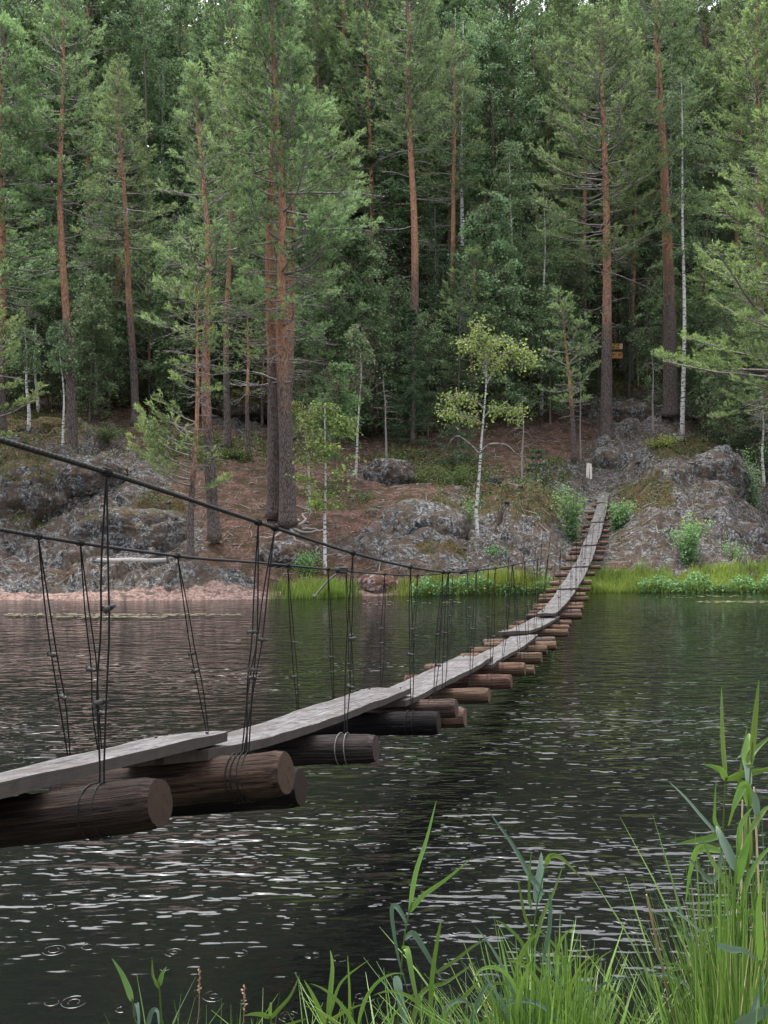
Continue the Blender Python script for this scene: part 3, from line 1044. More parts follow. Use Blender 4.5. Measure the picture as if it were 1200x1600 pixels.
def cab(tabl, D, sgn):
    return np.array([BX0 + BS * D + off(D, sgn), D, float(np.interp(D, SMY[sgn][:, 1], SMY[sgn][:, 2]))])


SMY = {}
for sgn, tabl in ((1, RC), (-1, LC)):
    raw = [(BX0 + BS * d + off(d, sgn), d, z) for d, z in tabl]
    cv = spline(raw, 150)
    SMY[sgn] = cv
    mb = MB()
    mb.tube(cv, .0078 if sgn > 0 else .0072, 8)
    o = bobj(mb, 'cable', M['cable'])
    o['label'] = 'right-hand black steel carrying cable' if sgn > 0 else 'left-hand black steel carrying cable'

# hangers: a doubled wire from cable to log, bound round both, with clamps
cl = MB()
cl.box((0, 0, 0), (.026, .016, .014))
cl.box((.019, 0, .002), (.012, .012, .010))
cl.tube([(-.013, 0, .012), (-.02, 0, 0), (-.013, 0, -.012)], .004, 5)
CLAMP = cl.mesh('clamp', M['clamp'])
rh = random.Random(11)


def ring(mb, c, r, ax, wr, k=14, squash=1.0):
    ax = np.asarray(ax, float)
    ax /= np.linalg.norm(ax)
    a = np.cross(ax, [0, 0, 1.0])
    a /= np.linalg.norm(a)
    b = np.cross(a, ax)
    th = np.linspace(0, 2 * math.pi, k)
    mb.tube([np.asarray(c) + r * (math.cos(q) * a + math.sin(q) * b * squash) for q in th], wr, 5, cap=False)


def hanger(s_, sgn, dia, lat, dtop, wr, dz=0, mat='wire'):
    Lc = bpt(s_, lat, dz)
    bot = Lc + np.array([0, 0, dia / 2 + .004])
    top = cab(None, Lc[1] + dtop, sgn)
    if top[2] - bot[2] < .3:
        return
    mb = MB()
    sp = .009 + .006 * rh.random()
    gap = ldir * sp
    wob = [rh.uniform(-.005, .005) for _ in range(4)]
    for q in (-1, 1):
        pts = []
        for f in (0, .06, .3, .5, .7, .92, 1):
            p = top + (bot - top) * f
            spread = math.sin(min(f * 3, 1) * math.pi / 2) * (1 if f < .9 else 0.4)
            p = p + gap * q * spread * (.6 + .8 * f) + bdir * wob[int(f * 3.9)] * math.sin(f * math.pi) + ldir * wob[int(f * 3.2)] * math.sin(f * math.pi)
            pts.append(p)
        mb.tube(spline(pts, 14), wr, 5, cap=False)
    tdir = cab(None, Lc[1] + dtop + .05, sgn) - top
    for q in (-.013, .008):
        ring(mb, top + tdir / np.linalg.norm(tdir) * q, .0115, tdir, wr)
    r_ = roll(s_)
    ax = ldir * math.cos(r_) + np.array([0, 0, -math.sin(r_)])
    o = bobj(mb, 'hanger', M[mat])
    lb = MB()
    for q in (-.022, .014):
        ring(lb, Lc + ax * q, dia / 2 * 1.09 + wr, ax + bdir * q * 4, wr * .9, 18)
    l2 = lb.obj('lashing', M['wirelight' if rh.random() < .2 else 'wire'], o)
    for f in sorted((rh.uniform(.40, .52), rh.uniform(.56, .74))):
        p = top + (bot - top) * f + gap * rh.choice((-1, 1)) * .9
        c = link('clamp', CLAMP, o)
        c.location = p
        c.rotation_euler = (rh.uniform(-.3, .3), rh.uniform(-.3, .3), rh.uniform(-.8, .8))


for k, (s_, dia, ln, lat, dz, colr, lab) in enumerate(LOGSPEC):
    if s_ > 34.5:
        break
    wr = .0031 if s_ < 12 else .0034
    if s_ != 4.08 and (s_ < 13 or k % 2 == 0):
        hanger(s_, 1, dia, .33 + lat + rh.uniform(-.03, .02), rh.uniform(-.05, .08) if s_ < 6 else rh.uniform(-.25, .25), wr, dz)
    if s_ == 3.83:
        hanger(s_, 1, dia, .30, .14, wr, dz)
    if s_ < 11 or k % 2:
        hanger(s_, -1, dia, -.43 + lat + rh.uniform(-.04, .03), rh.uniform(-.42, -.32) if s_ < 7.5 else rh.uniform(-.3, .2), wr, dz)

# turnbuckle knots on the cables
for sgn, D in ((-1, 7.05), (1, 7.75)):
    mb = MB()
    c = cab(None, D, sgn)
    d_ = cab(None, D + .1, sgn) - c
    d_ /= np.linalg.norm(d_)
    for q in np.linspace(-.07, .07, 5):
        mb.box(c + d_ * q + np.array([0, 0, .004]), (.032, .018, .034))
        mb.tube([c + d_ * q + np.array([-.026, 0, .016]), c + d_ * q + np.array([.030, 0, .018])], .007, 6)
        mb.tube([c + d_ * q + np.array([-.026, 0, -.016]), c + d_ * q + np.array([.028, 0, -.012])], .006, 6)
    bobj(mb, 'cable_joint', M['clamp'])
mb = MB()
c = cab(None, 7.05, -1)
mb.tube([c, c + np.array([-.09, 0, -.07]), c + np.array([-.19, .01, -.19])], .008, 6)
mb.box(c + np.array([-.19, .01, -.19]), (.03, .02, .02))
bobj(mb, 'loose_cable_end', M['wirelight'])

# anchors on the rock
def anchor(label, px, D, boards):
    x, y, z = P(px, D)
    t = thing('anchor_post', label, 'post', (x, y, z))
    for dx, h, w, tilt in boards:
        mb = MB()
        mb.box((0, 0, h / 2 - .15), (w, .10, h + .3))
        o = mb.obj('board', M['palewood'], t, False)
        o.location = (dx, 0, 0)
        o.rotation_euler = (0, tilt, 0)


anchor('pair of short pale wooden boards standing on the rock left of the bridge top', 920, 39.4, [(-.06, .62, .10, .03), (.08, .60, .09, -.04)])
ax_, ay_, az_ = P(965, 39.6)
rod = MB()
rod.tube([(-.12, -.1, -.3), (0.0, 0, .2), (.03, 0, .42)], .03, 6)
rod.tube([(.03, 0, .40), (.03, 0, .52)], .045, 6)
o = rod.obj('anchor_rod', M['wirelight'])
o.location = (ax_, ay_, az_)
tag(o, 'thin pale metal anchor rod on the rock right of the bridge top', 'rod')

# fallen log on the left shore
fl = MB()
fl.tube([(-1.0, .1, .02), (-.5, .02, .0), (0, 0, .02), (.55, -.03, .0), (1.0, .03, .03)], [.07, .085, .09, .085, .065], 12)
fl.tube([(.4, 0, .05), (.62, -.1, .2)], [.02, .01], 5)
o = fl.obj('fallen_log', M['deadwood'])
o.location = P(205, 27.6, 877)
tag(o, 'grey fallen log lying on the shore rock at the left', 'fallen log')

# orange sign boards on a thin post behind the tall pine
sx_, sy_, sz_ = P(957, 50)
t = thing('forest_sign', 'two small orange sign boards on a thin post behind the tall pine trunk', 'sign', (sx_, sy_, sz_))
mb = MB()
zt = EYE + (800 - 536) * 50 / F - sz_
mb.tube([(-.12, 0, -.3), (-.12, 0, zt)], .03, 6)
mb.obj('post', M['twig'], t)
for row, (yt, yb) in enumerate(((537, 546), (550, 560))):
    z1, z0 = EYE + (800 - yt) * 50 / F - sz_, EYE + (800 - yb) * 50 / F - sz_
    mb = MB()
    mb.box((.20, -.045, (z0 + z1) / 2), (.64, .03, z1 - z0))
    so = mb.obj('sign_board', M['orange'], t, False)
    pr = MB()
    rr = random.Random(5 + row)
    for q in range(9):
        pr.box((.20 + rr.uniform(-.22, .24), -.0625, (z0 + z1) / 2 + rr.uniform(-.10, .10)), (rr.uniform(.03, .09), .002, rr.uniform(.03, .08)))
    pr.obj('dark_print', M['signdark'], so, False)
    pp = MB()
    pp.box((-.08, -.0625, (z0 + z1) / 2), (.05, .002, (z1 - z0) * .8))
    if row == 0:
        pp.box((.48, -.0625, z1 - .10), (.04, .002, .17))
        pp.box((.42, -.0625, z0 + .07), (.16, .002, .05))
        pp.box((.40, -.0650, z1 - .12), (.035, .002, .16), rot=Matrix.Rotation(.5, 3, 'Y'))
    pp.obj('pale_print', M['signpale'], so, False)


# ------------------------------------------------------------------ trees
def needles(mb, pos, dr, ln, n, nl, w, rs, tint, spread=0.9):
    pos, dr = np.asarray(pos, float), np.asarray(dr, float)
    k = len(pos)
    if k == 0:
        return
    dr = dr / (np.linalg.norm(dr, axis=1, keepdims=True) + 1e-9)
    ln = np.broadcast_to(np.asarray(ln, float), (k,))
    f = rs.rand(k, n)
    base = pos[:, None] + dr[:, None] * (ln[:, None] * f)[..., None]
    rnd = rs.normal(size=(k, n, 3))
    rnd -= dr[:, None] * (rnd * dr[:, None]).sum(-1, keepdims=True)
    rnd /= np.linalg.norm(rnd, axis=-1, keepdims=True) + 1e-9
    nd = dr[:, None] * (0.65 + .25 * f[..., None]) + rnd * spread
    nd[..., 2] += .12
    nd /= np.linalg.norm(nd, axis=-1, keepdims=True)
    L = nl * (0.75 + .5 * rs.rand(k, n))
    side = np.cross(nd, rs.normal(size=(k, n, 3)))
    side /= np.linalg.norm(side, axis=-1, keepdims=True) + 1e-9
    tip = base + nd * L[..., None]
    V = np.stack([base - side * w * .5, base + side * w * .5, tip], 2).reshape(-1, 3)
    F_ = np.arange(k * n * 3).reshape(-1, 3)
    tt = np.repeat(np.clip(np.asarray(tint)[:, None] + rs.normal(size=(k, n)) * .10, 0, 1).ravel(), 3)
    mb.add(V, F_, tint=tt)


def leaves(mb, pos, size, rs, tint, hang=0.5):
    pos = np.asarray(pos, float)
    k = len(pos)
    if k == 0:
        return
    L = np.asarray(size) * (.7 + .6 * rs.rand(k))
    d = rs.normal(size=(k, 3))
    d[:, 2] = d[:, 2] * .5 - hang
    d /= np.linalg.norm(d, axis=1, keepdims=True)
    s = np.cross(d, rs.normal(size=(k, 3)))
    s /= np.linalg.norm(s, axis=1, keepdims=True) + 1e-9
    w = L * .38
    m = pos + d * (L * .42)[:, None]
    nrm = np.cross(d, s)
    V = np.stack([pos, m + s * w[:, None] + nrm * (w * .25)[:, None], pos + d * L[:, None], m - s * w[:, None] + nrm * (w * .25)[:, None]], 1).reshape(-1, 3)
    b = np.arange(k)[:, None] * 4
    F_ = np.concatenate([b + [[0, 1, 2]], b + [[0, 2, 3]]])
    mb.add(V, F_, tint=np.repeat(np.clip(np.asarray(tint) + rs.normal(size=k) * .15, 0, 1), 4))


def trunk_curve(rng, H, wob):
    a, b = rng.uniform(0, 6.28), rng.uniform(0, 6.28)
    ph, ph2 = rng.uniform(0, 6), rng.uniform(0, 6)

    def c(z):
        t = z / H
        o = wob * (math.sin(t * 5 + ph) - math.sin(ph)) * t ** .5
        o2 = wob * .5 * (math.sin(t * 11 + ph2) - math.sin(ph2)) * t ** .5
        return (math.cos(a) * o + math.cos(b) * o2, math.sin(a) * o + math.sin(b) * o2, z)
    return c


def vadd(a, b, k=1.0):
    return (a[0] + b[0] * k, a[1] + b[1] * k, a[2] + b[2] * k)


def make_trunk(c, H, r, flare=1.35, n=22, sides=12, top=.12, seed=0):
    zs = np.concatenate([[-.4, 0, .12, .3], np.linspace(.7, H, n)])
    rad = r * (1 - (1 - top) * (np.clip(zs, 0, H) / H) ** 0.9)
    rad *= 1 + (flare - 1) * np.exp(-np.clip(zs, 0, 9) / .28)
    rad = rad * (1 + .05 * (vnoise(zs * 1.7, zs * 0 + seed, 5) - .5))
    return [c(z) for z in zs], rad, np.clip(zs / H, 0, 1)


def pine_meshes(seed, H, r, cb, W, nshoot=4500, dead=0.2, bias=None, shape='tall', spacing=.40, nper=9, nl=.105, nw=.030, mat='pine', low_extra=None):
    """Scots pine: trunk, branches, crown as three meshes. dead = bottom of bare branches as a share of H"""
    rng = random.Random(seed)
    rs = np.random.RandomState(seed)
    W = W * 1.12
    c = trunk_curve(rng, H, .11 + .0045 * H)
    tk = MB()
    pts, rad, hf = make_trunk(c, H * .99, r, seed=seed)
    tk.tube(pts, rad, 12, hf=hf)
    p0, p1, r0, r1 = [], [], [], []
    sp, sdir, sln, st = [], [], [], []
    phase = rng.uniform(0, 6.28)

    def branch(z, az, L, el, alive, crook=.25):
        base = c(z)
        hx, hy = math.cos(az), math.sin(az)
        n = 7
        cur = base
        rb = .010 + .011 * L
        pts_ = [cur]
        e = el
        a = az
        for k in range(n):
            e += (.10 if alive else -.03) + rng.uniform(-crook, crook) * .6
            a += rng.uniform(-crook, crook)
            d = (math.cos(a) * math.cos(e), math.sin(a) * math.cos(e), math.sin(e))
            nxt = vadd(cur, d, L / n)
            p0.append(cur)
            p1.append(nxt)
            r0.append(rb * (1 - k / n * .8))
            r1.append(rb * (1 - (k + 1) / n * .8))
            cur = nxt
            pts_.append(cur)
        # side twigs
        m = max(3, int(L / .17))
        for q in range(m):
            u = (.28 if alive else .35) + (.72 if alive else .6) * (q + rng.random()) / m
            fi = min(u * n, n - .001)
            k = int(fi)
            g = fi - k
            b = tuple(pts_[k][i] * (1 - g) + pts_[k + 1][i] * g for i in range(3))
            side = 1 if q % 2 else -1
            aa = a + side * rng.uniform(.5, 1.15)
            ll = (.30 + .42 * L * (1 - u)) * rng.uniform(.55, 1.15)
            ee = e * .5 + rng.uniform(-.15, .35)
            d = (math.cos(aa) * math.cos(ee), math.sin(aa) * math.cos(ee), math.sin(ee))
            tip = vadd(b, d, ll)
            p0.append(b)
            p1.append(tip)
            r0.append(.007 + .003 * ll)
            r1.append(.0035)
            if not alive:
                if rng.random() < .6:
                    mid = vadd(b, d, ll * .5)
                    d2 = (math.cos(aa + .8 * side), math.sin(aa + .8 * side), rng.uniform(-.5, .4))
                    p0.append(mid)
                    p1.append(vadd(mid, d2, ll * .45))
                    r0.append(.005)
                    r1.append(.003)
                continue
            ns = max(2, int(ll / .085))
            for w_ in range(ns):
                v = .25 + .75 * (w_ + rng.random()) / ns
                pb = vadd(b, d, ll * v)
                aj = aa + rng.uniform(-1.0, 1.0)
                ej = rng.uniform(.0, 1.0)
                sp.append(pb)
                sdir.append((math.cos(aj) * math.cos(ej), math.sin(aj) * math.cos(ej), math.sin(ej)))
                sln.append(rng.uniform(.09, .19))
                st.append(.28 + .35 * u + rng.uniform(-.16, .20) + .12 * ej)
        if alive:
            for w_ in range(4):
                sp.append(vadd(cur, (rng.uniform(-.1, .1), rng.uniform(-.1, .1), rng.uniform(-.05, .1))))
                sdir.append((math.cos(a) * .6, math.sin(a) * .6, .7))
                sln.append(.16)
                st.append(.8)

    z = cb * H
    while z < H * .985:
        t = (z - cb * H) / (H - cb * H)
        if shape == 'tall':
            prof = min(1, .50 + 1.8 * t) * (1 - t) ** .55
        elif shape == 'cone':
            prof = min(1, .75 + 1.2 * t) * (1 - t) ** .85
        else:
            prof = min(1, .7 + t) * (1 - t ** 2.2) ** .8
        nb_ = rng.randint(3, 5) if H > 9 else rng.randint(3, 4)
        phase += 1.1
        for q in range(nb_):
            az = phase + q * 6.283 / nb_ + rng.uniform(-.35, .35)
            L = W * max(prof, .10) * rng.uniform(.55, 1.18)
            if bias:
                L *= 1 + bias[1] * math.cos(az - bias[0]) * (1 - t)
            if L < .18:
                L = .18
            if rng.random() < .10:
                continue
            el = -.18 + .85 * t ** 1.3 + rng.uniform(-.15, .15)
            branch(z + rng.uniform(-.12, .12), az, L, el, rng.random() > .12 * (1 - t))
        z += spacing * (1.25 - .7 * t) * rng.uniform(.75, 1.3)
    if low_extra:
        for (zf, az, L, el) in low_extra:
            branch(zf * H, az, L, el, True, .15)
    for q in range(int(dead[1]) if isinstance(dead, tuple) else 12):
        lo = dead[0] if isinstance(dead, tuple) else dead
        zf = lo + (cb + .12 - lo) * rng.random() ** .7
        branch(zf * H, rng.uniform(0, 6.283), W * rng.uniform(.2, .62), rng.uniform(-.35, .15), False, .3)
    nshoot = int(nshoot * 1.45)
    sp, sdir, sln, st = np.array(sp), np.array(sdir), np.array(sln), np.array(st)
    if len(sp) > nshoot:
        # thin in clumps so that gaps stay open
        key = vnoise(sp[:, 0] * 1.6 + sp[:, 2] * 1.3, sp[:, 1] * 1.6 - sp[:, 2], seed) + rs.rand(len(sp)) * .9
        keep = np.argsort(-key)[:nshoot]
        sp, sdir, sln, st = sp[keep], sdir[keep], sln[keep], st[keep]
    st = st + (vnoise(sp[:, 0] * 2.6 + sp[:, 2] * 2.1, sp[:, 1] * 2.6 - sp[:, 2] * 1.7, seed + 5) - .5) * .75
    br = MB()
    br.sticks(p0, p1, r0, r1, 4)
    cr = MB()
    needles(cr, sp, sdir, sln, nper, nl, nw, rs, st, .75)
    return (tk.mesh('trunk', M['bark']), br.mesh('branches', M['twig']), cr.mesh('crown', M[mat], False))


def spruce_meshes(seed, H, r, W, cb=.05, nshoot=4200, nper=9):
    rng = random.Random(seed)
    rs = np.random.RandomState(seed)
    c = trunk_curve(rng, H, .05)
    tk = MB()
    pts, rad, hf = make_trunk(c, H * .99, r, top=.06, sides=9, seed=seed)
    tk.tube(pts, rad, 9, hf=hf)
    p0, p1, r0, r1, sp, sdir, sln, st = [], [], [], [], [], [], [], []
    z = cb * H
    while z < H * .99:
        t = (z - cb * H) / (H - cb * H)
        L0 = W * (1 - t) ** .85 * min(1, .7 + 2 * t)
        for q in range(rng.randint(4, 6)):
            az = rng.uniform(0, 6.283)
            L = max(.15, L0 * rng.uniform(.6, 1.15))
            cur = c(z)
            e = -.05 - .35 * (1 - t) + .5 * t + rng.uniform(-.12, .12)
            n = 5
            for k in range(n):
                e += .10
                d = (math.cos(az) * math.cos(e), math.sin(az) * math.cos(e), math.sin(e))
                nx_ = vadd(cur, d, L / n)
                p0.append(cur)
                p1.append(nx_)
                r0.append((.006 + .008 * L) * (1 - k / n * .8))
                r1.append((.006 + .008 * L) * (1 - (k + 1) / n * .8))
                m = max(2, int(L / n / .06))
                for w_ in range(m):
                    u = (k + rng.random()) / n
                    if u < .15:
                        continue
                    b = vadd(cur, d, L / n * rng.random())
                    for side in (-1, 1):
                        aa = az + side * rng.uniform(.5, 1.2)
                        ll = (.14 + .30 * L * (1 - u) ** .7) * rng.uniform(.5, 1.1)
                        dd = (math.cos(aa), math.sin(aa), rng.uniform(-.75, -.05))
                        kk_ = max(1, int(ll / .14))
                        for v in range(kk_):
                            sp.append(vadd(b, dd, ll * v / kk_))
                            sdir.append(dd)
                            sln.append(.17)
                            st.append(.25 + .45 * u * rng.random() + .2 * v / kk_)
                cur = nx_
        z += rng.uniform(.18, .34) * (1.1 - .4 * t) * max(1, H / 9)
    sp, sdir, sln, st = np.array(sp), np.array(sdir), np.array(sln), np.array(st)
    if len(sp) > nshoot:
        keep = rs.permutation(len(sp))[:nshoot]
        sp, sdir, sln, st = sp[keep], sdir[keep], sln[keep], st[keep]
    br = MB()
    br.sticks(p0, p1, r0, r1, 3)
    cr = MB()
    needles(cr, sp, sdir, sln, nper, .062, .022, rs, st, .8)
    return (tk.mesh('trunk', M['spruceb']), br.mesh('branches', M['spruceb']), cr.mesh('crown', M['spruce'], False))


def birch_meshes(seed, H, r, cb, W, nleaf=9000, leaf=.085, mat='birchl', bark='birch', droop=.8, path=None, twigm='stem'):
    rng = random.Random(seed)
    rs = np.random.RandomState(seed)
    c = path or trunk_curve(rng, H, .12)
    tk = MB()
    pts, rad, hf = make_trunk(c, H * .98, r, flare=1.15, top=.15, sides=9, seed=seed)
    tk.tube(pts, rad, 9, hf=hf)
    p0, p1, r0, r1, lp, lt = [], [], [], [], [], []
    z = cb * H
    while z < H * .98:
        t = (z - cb * H) / (H - cb * H)
        prof = (min(1, .45 + 1.5 * t)) * (1 - t) ** .6
        for q in range(rng.randint(2, 3)):
            az = rng.uniform(0, 6.283)
            L = max(.25, W * prof * rng.uniform(.6, 1.15) * 1.15)
            cur = c(z)
            e = .75 + rng.uniform(-.3, .2)
            a = az
            n = 6
            for k in range(n):
                e -= .20 * droop + rng.uniform(-.06, .06)
                a += rng.uniform(-.2, .2)
                d = (math.cos(a) * math.cos(e), math.sin(a) * math.cos(e), math.sin(e))
                nx_ = vadd(cur, d, L / n)
                p0.append(cur)
                p1.append(nx_)
                rb = .007 + .007 * L
                r0.append(rb * (1 - k / n * .85))
                r1.append(rb * (1 - (k + 1) / n * .85))
                if k >= 1:
                    for w_ in range(3):
                        b = vadd(cur, d, L / n * rng.random())
                        aa = a + rng.uniform(-1.6, 1.6)
                        ll = rng.uniform(.25, .75) * (.5 + .35 * W)
                        cc = b
                        ee = rng.uniform(-.2, .5)
                        for v in range(4):
                            ee -= .38 * droop
                            d2 = (math.cos(aa) * math.cos(ee), math.sin(aa) * math.cos(ee), math.sin(ee))
                            c2 = vadd(cc, d2, ll / 4)
                            p0.append(cc)
                            p1.append(c2)
                            r0.append(.004)
                            r1.append(.003)
                            for _ in range(6):
                                g = rng.random()
                                lp.append(tuple(cc[i] * (1 - g) + c2[i] * g + rng.gauss(0, .05) for i in range(3)))
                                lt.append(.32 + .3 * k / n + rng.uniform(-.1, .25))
                            cc = c2
                cur = nx_
        z += rng.uniform(.25, .5) * max(.6, H / 14)
    lp, lt = np.array(lp), np.array(lt)
    if len(lp) > nleaf:
        key = vnoise(lp[:, 0] * 1.8 + lp[:, 2] * 1.2, lp[:, 1] * 1.8 - lp[:, 2], seed) + rs.rand(len(lp)) * .9
        keep = np.argsort(-key)[:nleaf]
        lp, lt = lp[keep], lt[keep]
    br = MB()
    br.sticks(p0, p1, r0, r1, 3)
    cr = MB()
    leaves(cr, lp, leaf, rs, lt)
    return (tk.mesh('trunk', M[bark]), br.mesh('branches', M[twigm]), cr.mesh('crown', M[mat], False))


def put(meshes, name, label, cat, loc, rz=0.0, sc=1.0, lean=(0, 0), group=None):
    t = thing(name, label, cat, loc, group)
    t.rotation_euler = (lean[1], lean[0], rz)
    t.scale = (sc, sc, sc)
    for m, nm in zip(meshes, ('trunk', 'branches', 'crown')):
        o = link(nm, m, t)
        if nm == 'branches':
            o['kind'] = 'stuff'
    return t


def T_pine(label, px, D, ytop, rpx, cb, W, seed, pytop=None, base_y=None, lean_px=0, **kw):
    """height from the rows of top and base; rpx = trunk width in px; lean_px = how far the top leans right"""
    x, y, z = P(px, D)
    H = EYE + (800 - ytop) * D / F - z
    ms_ = pine_meshes(seed, H, rpx * D / F / 2, cb, W, **kw)
    return put(ms_, 'pine_tree', label, 'pine tree', (x, y, z), lean=(math.atan2(lean_px * D / F, H), 0))


T_pine('straight orange-barked pine at left with a bare middle trunk and high crown', 115, 36, -60, 17, .52, 2.7, 101, lean_px=-24, dead=(.28, 14), nshoot=5200)
T_pine('slender reddish pine behind the mossy knoll, third tall trunk from the left edge', 212, 41, 95, 14, .48, 2.4, 102, lean_px=-16, dead=(.2, 12), nshoot=4800, shape='cone')
T_pine('orange pine with many bare crooked branches standing on the left shore slope', 335, 28.6, 105, 21, .46, 2.3, 103, lean_px=-36, dead=(.30, 34), nshoot=4300, shape='cone')
T_pine('thin orange pine trunk just right of the crooked-branched pine', 356, 38, 120, 12, .52, 2.0, 104, lean_px=-8, dead=(.3, 12), nshoot=3200)
T_pine('short shore pine with bushy low branches spreading left over the rocks', 297, 27.6, 440, 13, .62, 1.2, 105, lean_px=8, dead=(.18, 16), nshoot=3200, mat='pinelit',
       low_extra=[(.30, 3.1, 2.1, .12), (.34, 3.5, 1.9, .10), (.38, 2.7, 2.0, .1), (.42, 3.3, 1.7, .15), (.46, 2.9, 1.6, .2), (.28, 3.9, 1.6, .05), (.36, 4.6, 1.2, .1), (.33, 5.6, 1.0, .1), (.27, .1, 1.0, -.1), (.40, 3.7, 1.9, .1), (.32, 3.2, 1.5, .2), (.44, 2.4, 1.5, .1), (.25, .3, .9, 0), (.5, 3.0, 1.3, .2)])
T_pine('left trunk of the close pair of thick pines beside the path', 428, 30.6, -40, 23, .56, 2.4, 106, lean_px=-10, dead=(.3, 8), nshoot=5600, bias=(3.14, .3))
T_pine('thickest pine of the close pair, grey below and orange above', 450, 30.0, -10, 27, .36, 2.9, 107, lean_px=-18, dead=(.22, 26), nshoot=7000, bias=(0.2, .35))
T_pine('orange pine trunk hidden behind the close pair of thick pines', 448, 33.5, 60, 21, .45, 2.5, 108, dead=(.3, 12), nshoot=5200, bias=(0, .4))
T_pine('tall pale pinkish pine trunk in the middle of the dark forest edge', 650, 44, -110, 17, .56, 2.7, 109, lean_px=-16, dead=(.28, 26), nshoot=5200)
T_pine('dark orange pine beside a white birch trunk in the middle of the forest', 700, 48, 60, 13, .55, 2.2, 110, dead=(.35, 12), nshoot=3800)
T_pine('broad layered pine above the bridge end with a dark red trunk', 948, 43, 20, 21, .40, 3.2, 111, lean_px=-10, dead=(.24, 22), nshoot=6800, shape='round')
T_pine('tall thick pine at right with bare orange upper trunk against the sky', 1048, 44.5, -110, 24, .55, 2.7, 112, lean_px=-14, dead=(.3, 28), nshoot=4600)
T_pine('wide pine at the right edge with pale green branches reaching over the rocks', 1236, 34, 150, 24, .30, 3.6, 113, dead=(.2, 30), nshoot=8500, shape='round', bias=(3.14, .45), mat='pinelit')
T_pine('second pine at the right edge, further up the slope', 1190, 44, -20, 18, .35, 3.2, 114, dead=(.2, 14), nshoot=6500, shape='round', mat='pinelit')
T_pine('young sparse pine with a thin trunk left of the bridge top', 897, 40.2, 462, 9, .36, 1.5, 115, lean_px=-10, dead=(.25, 8), nshoot=1500)
T_pine('pine at the left edge with drooping green boughs', 2, 36, 40, 17, .34, 3.0, 116, dead=(.2, 14), nshoot=6800, shape='round')
T_pine('low young pine with pale shoots in the left corner of the far shore', -35, 30.5, 420, 12, .25, 2.2, 117, dead=(.2, 6), nshoot=3600, mat='pinelit', shape='round')
T_pine('thin bare-stemmed young pine left of the pair of thick pines', 389, 37, 430, 8, .55, 1.2, 118, lean_px=-4, dead=(.25, 8), nshoot=1100)
T_pine('brown pine trunk in shade behind the slender reddish pine', 180, 48, 120, 16, .50, 2.4, 119, dead=(.3, 10), nshoot=4200)
T_pine('leftmost of the three reddish trunks high in the background', 530, 60, -260, 13, .72, 2.8, 120, dead=(.5, 8), nshoot=4200)
T_pine('middle of the three reddish trunks high in the background', 545, 57, -280, 15, .74, 2.8, 121, dead=(.5, 10), nshoot=4200)
T_pine('rightmost of the three reddish trunks high in the background', 570, 62, -200, 13, .70, 2.6, 122, dead=(.5, 8), nshoot=4200)
T_pine('mid-height pine filling the gap right of the crooked-branched pine', 500, 45, 150, 15, .34, 2.8, 123, dead=(.25, 10), nshoot=5800, shape='round')
T_pine('dark pine left of the broad layered pine, reaching over the birches', 868, 52, 60, 15, .45, 2.6, 124, dead=(.3, 12), nshoot=4600)
T_pine('thin dark pine stem behind the sign on the wooded slope', 985, 51.5, 200, 10, .62, 1.8, 125, dead=(.3, 8), nshoot=2600)

# exposed roots on the path belong to the thickest pine
root_owner = [o for o in bpy.data.objects if o.get('label', '').startswith('thickest pine of the close pair')][0]
rr = random.Random(3)
for k in range(7):
    a = -1.9 + k * .62 + rr.uniform(-.2, .2)
    ln = rr.uniform(.9, 2.3)
    pts = []
    x0, y0, z0 = root_owner.location
    for q in np.linspace(0, 1, 10):
        xx, yy = x0 + math.cos(a) * (.25 + ln * q), y0 + math.sin(a) * (.25 + ln * q) * 1.0
        a += rr.uniform(-.22, .22)
        pts.append((xx - x0, yy - y0, gz(xx, yy) + .025 - z0 - .04 * q))
    mb = MB()
    mb.tube(pts, np.linspace(.055, .018, 10), 6)
    mb.obj('root', M['twig'], root_owner)


def T_birch(label, px, D, ytop, rpx, cb, W, seed, lean_px=0, name='birch_tree', cat='birch tree', **kw):
    x, y, z = P(px, D)
    H = EYE + (800 - ytop) * D / F - z
    return put(birch_meshes(seed, H, rpx * .78 * D / F / 2, cb, W, **kw), name, label, cat, (x, y, z), lean=(math.atan2(lean_px * D / F, H), 0))


T_birch('white-stemmed birch on the slope just right of the tall thick pine', 1066, 42, 110, 10, .50, 2.0, 201, nleaf=6000)
T_birch('birch with a bright white trunk section behind the dark orange pine', 722, 50, 20, 12, .55, 2.3, 202, nleaf=8000)
T_birch('tall birch with drooping leaves at the top, left of the three reddish trunks', 510, 57, -180, 12, .60, 2.4, 203, nleaf=8000)
T_birch('tall birch with a thin white stem at the top left', 256, 56, -160, 11, .55, 2.6, 204, nleaf=9000)
T_birch('broad dark green birch in the middle of the forest edge', 800, 47, 215, 10, .22, 2.4, 205, nleaf=11000)
T_birch('tall slim birch with hanging leaves above the broad dark green birch', 828, 53, 90, 9, .45, 1.8, 206, nleaf=8000)
T_birch('tall leafy birch in the top middle, right of the pinkish pine', 712, 55, 0, 9, .45, 2.4, 207, nleaf=9000)
T_birch('bright green birch in the top right corner', 1180, 50, -60, 11, .42, 2.6, 208, nleaf=11000, mat='leafy')
T_birch('bushy deciduous tree behind the left-edge pine boughs', 60, 42, 400, 8, .18, 1.9, 209, nleaf=8000)
T_birch('leafy young tree beside the straight orange pine at left', 150, 42, 430, 7, .16, 1.8, 210, nleaf=8000)
T_birch('rounded rowan-like sapling behind the thick pines', 525, 35, 560, 6, .20, 1.1, 211, nleaf=3800, mat='leafy', bark='stem', name='rowan_tree', cat='rowan tree')
T_birch('slim white birch stem on the mossy knoll at the far left', 45, 38, 500, 8, .60, .8, 212, nleaf=1600)
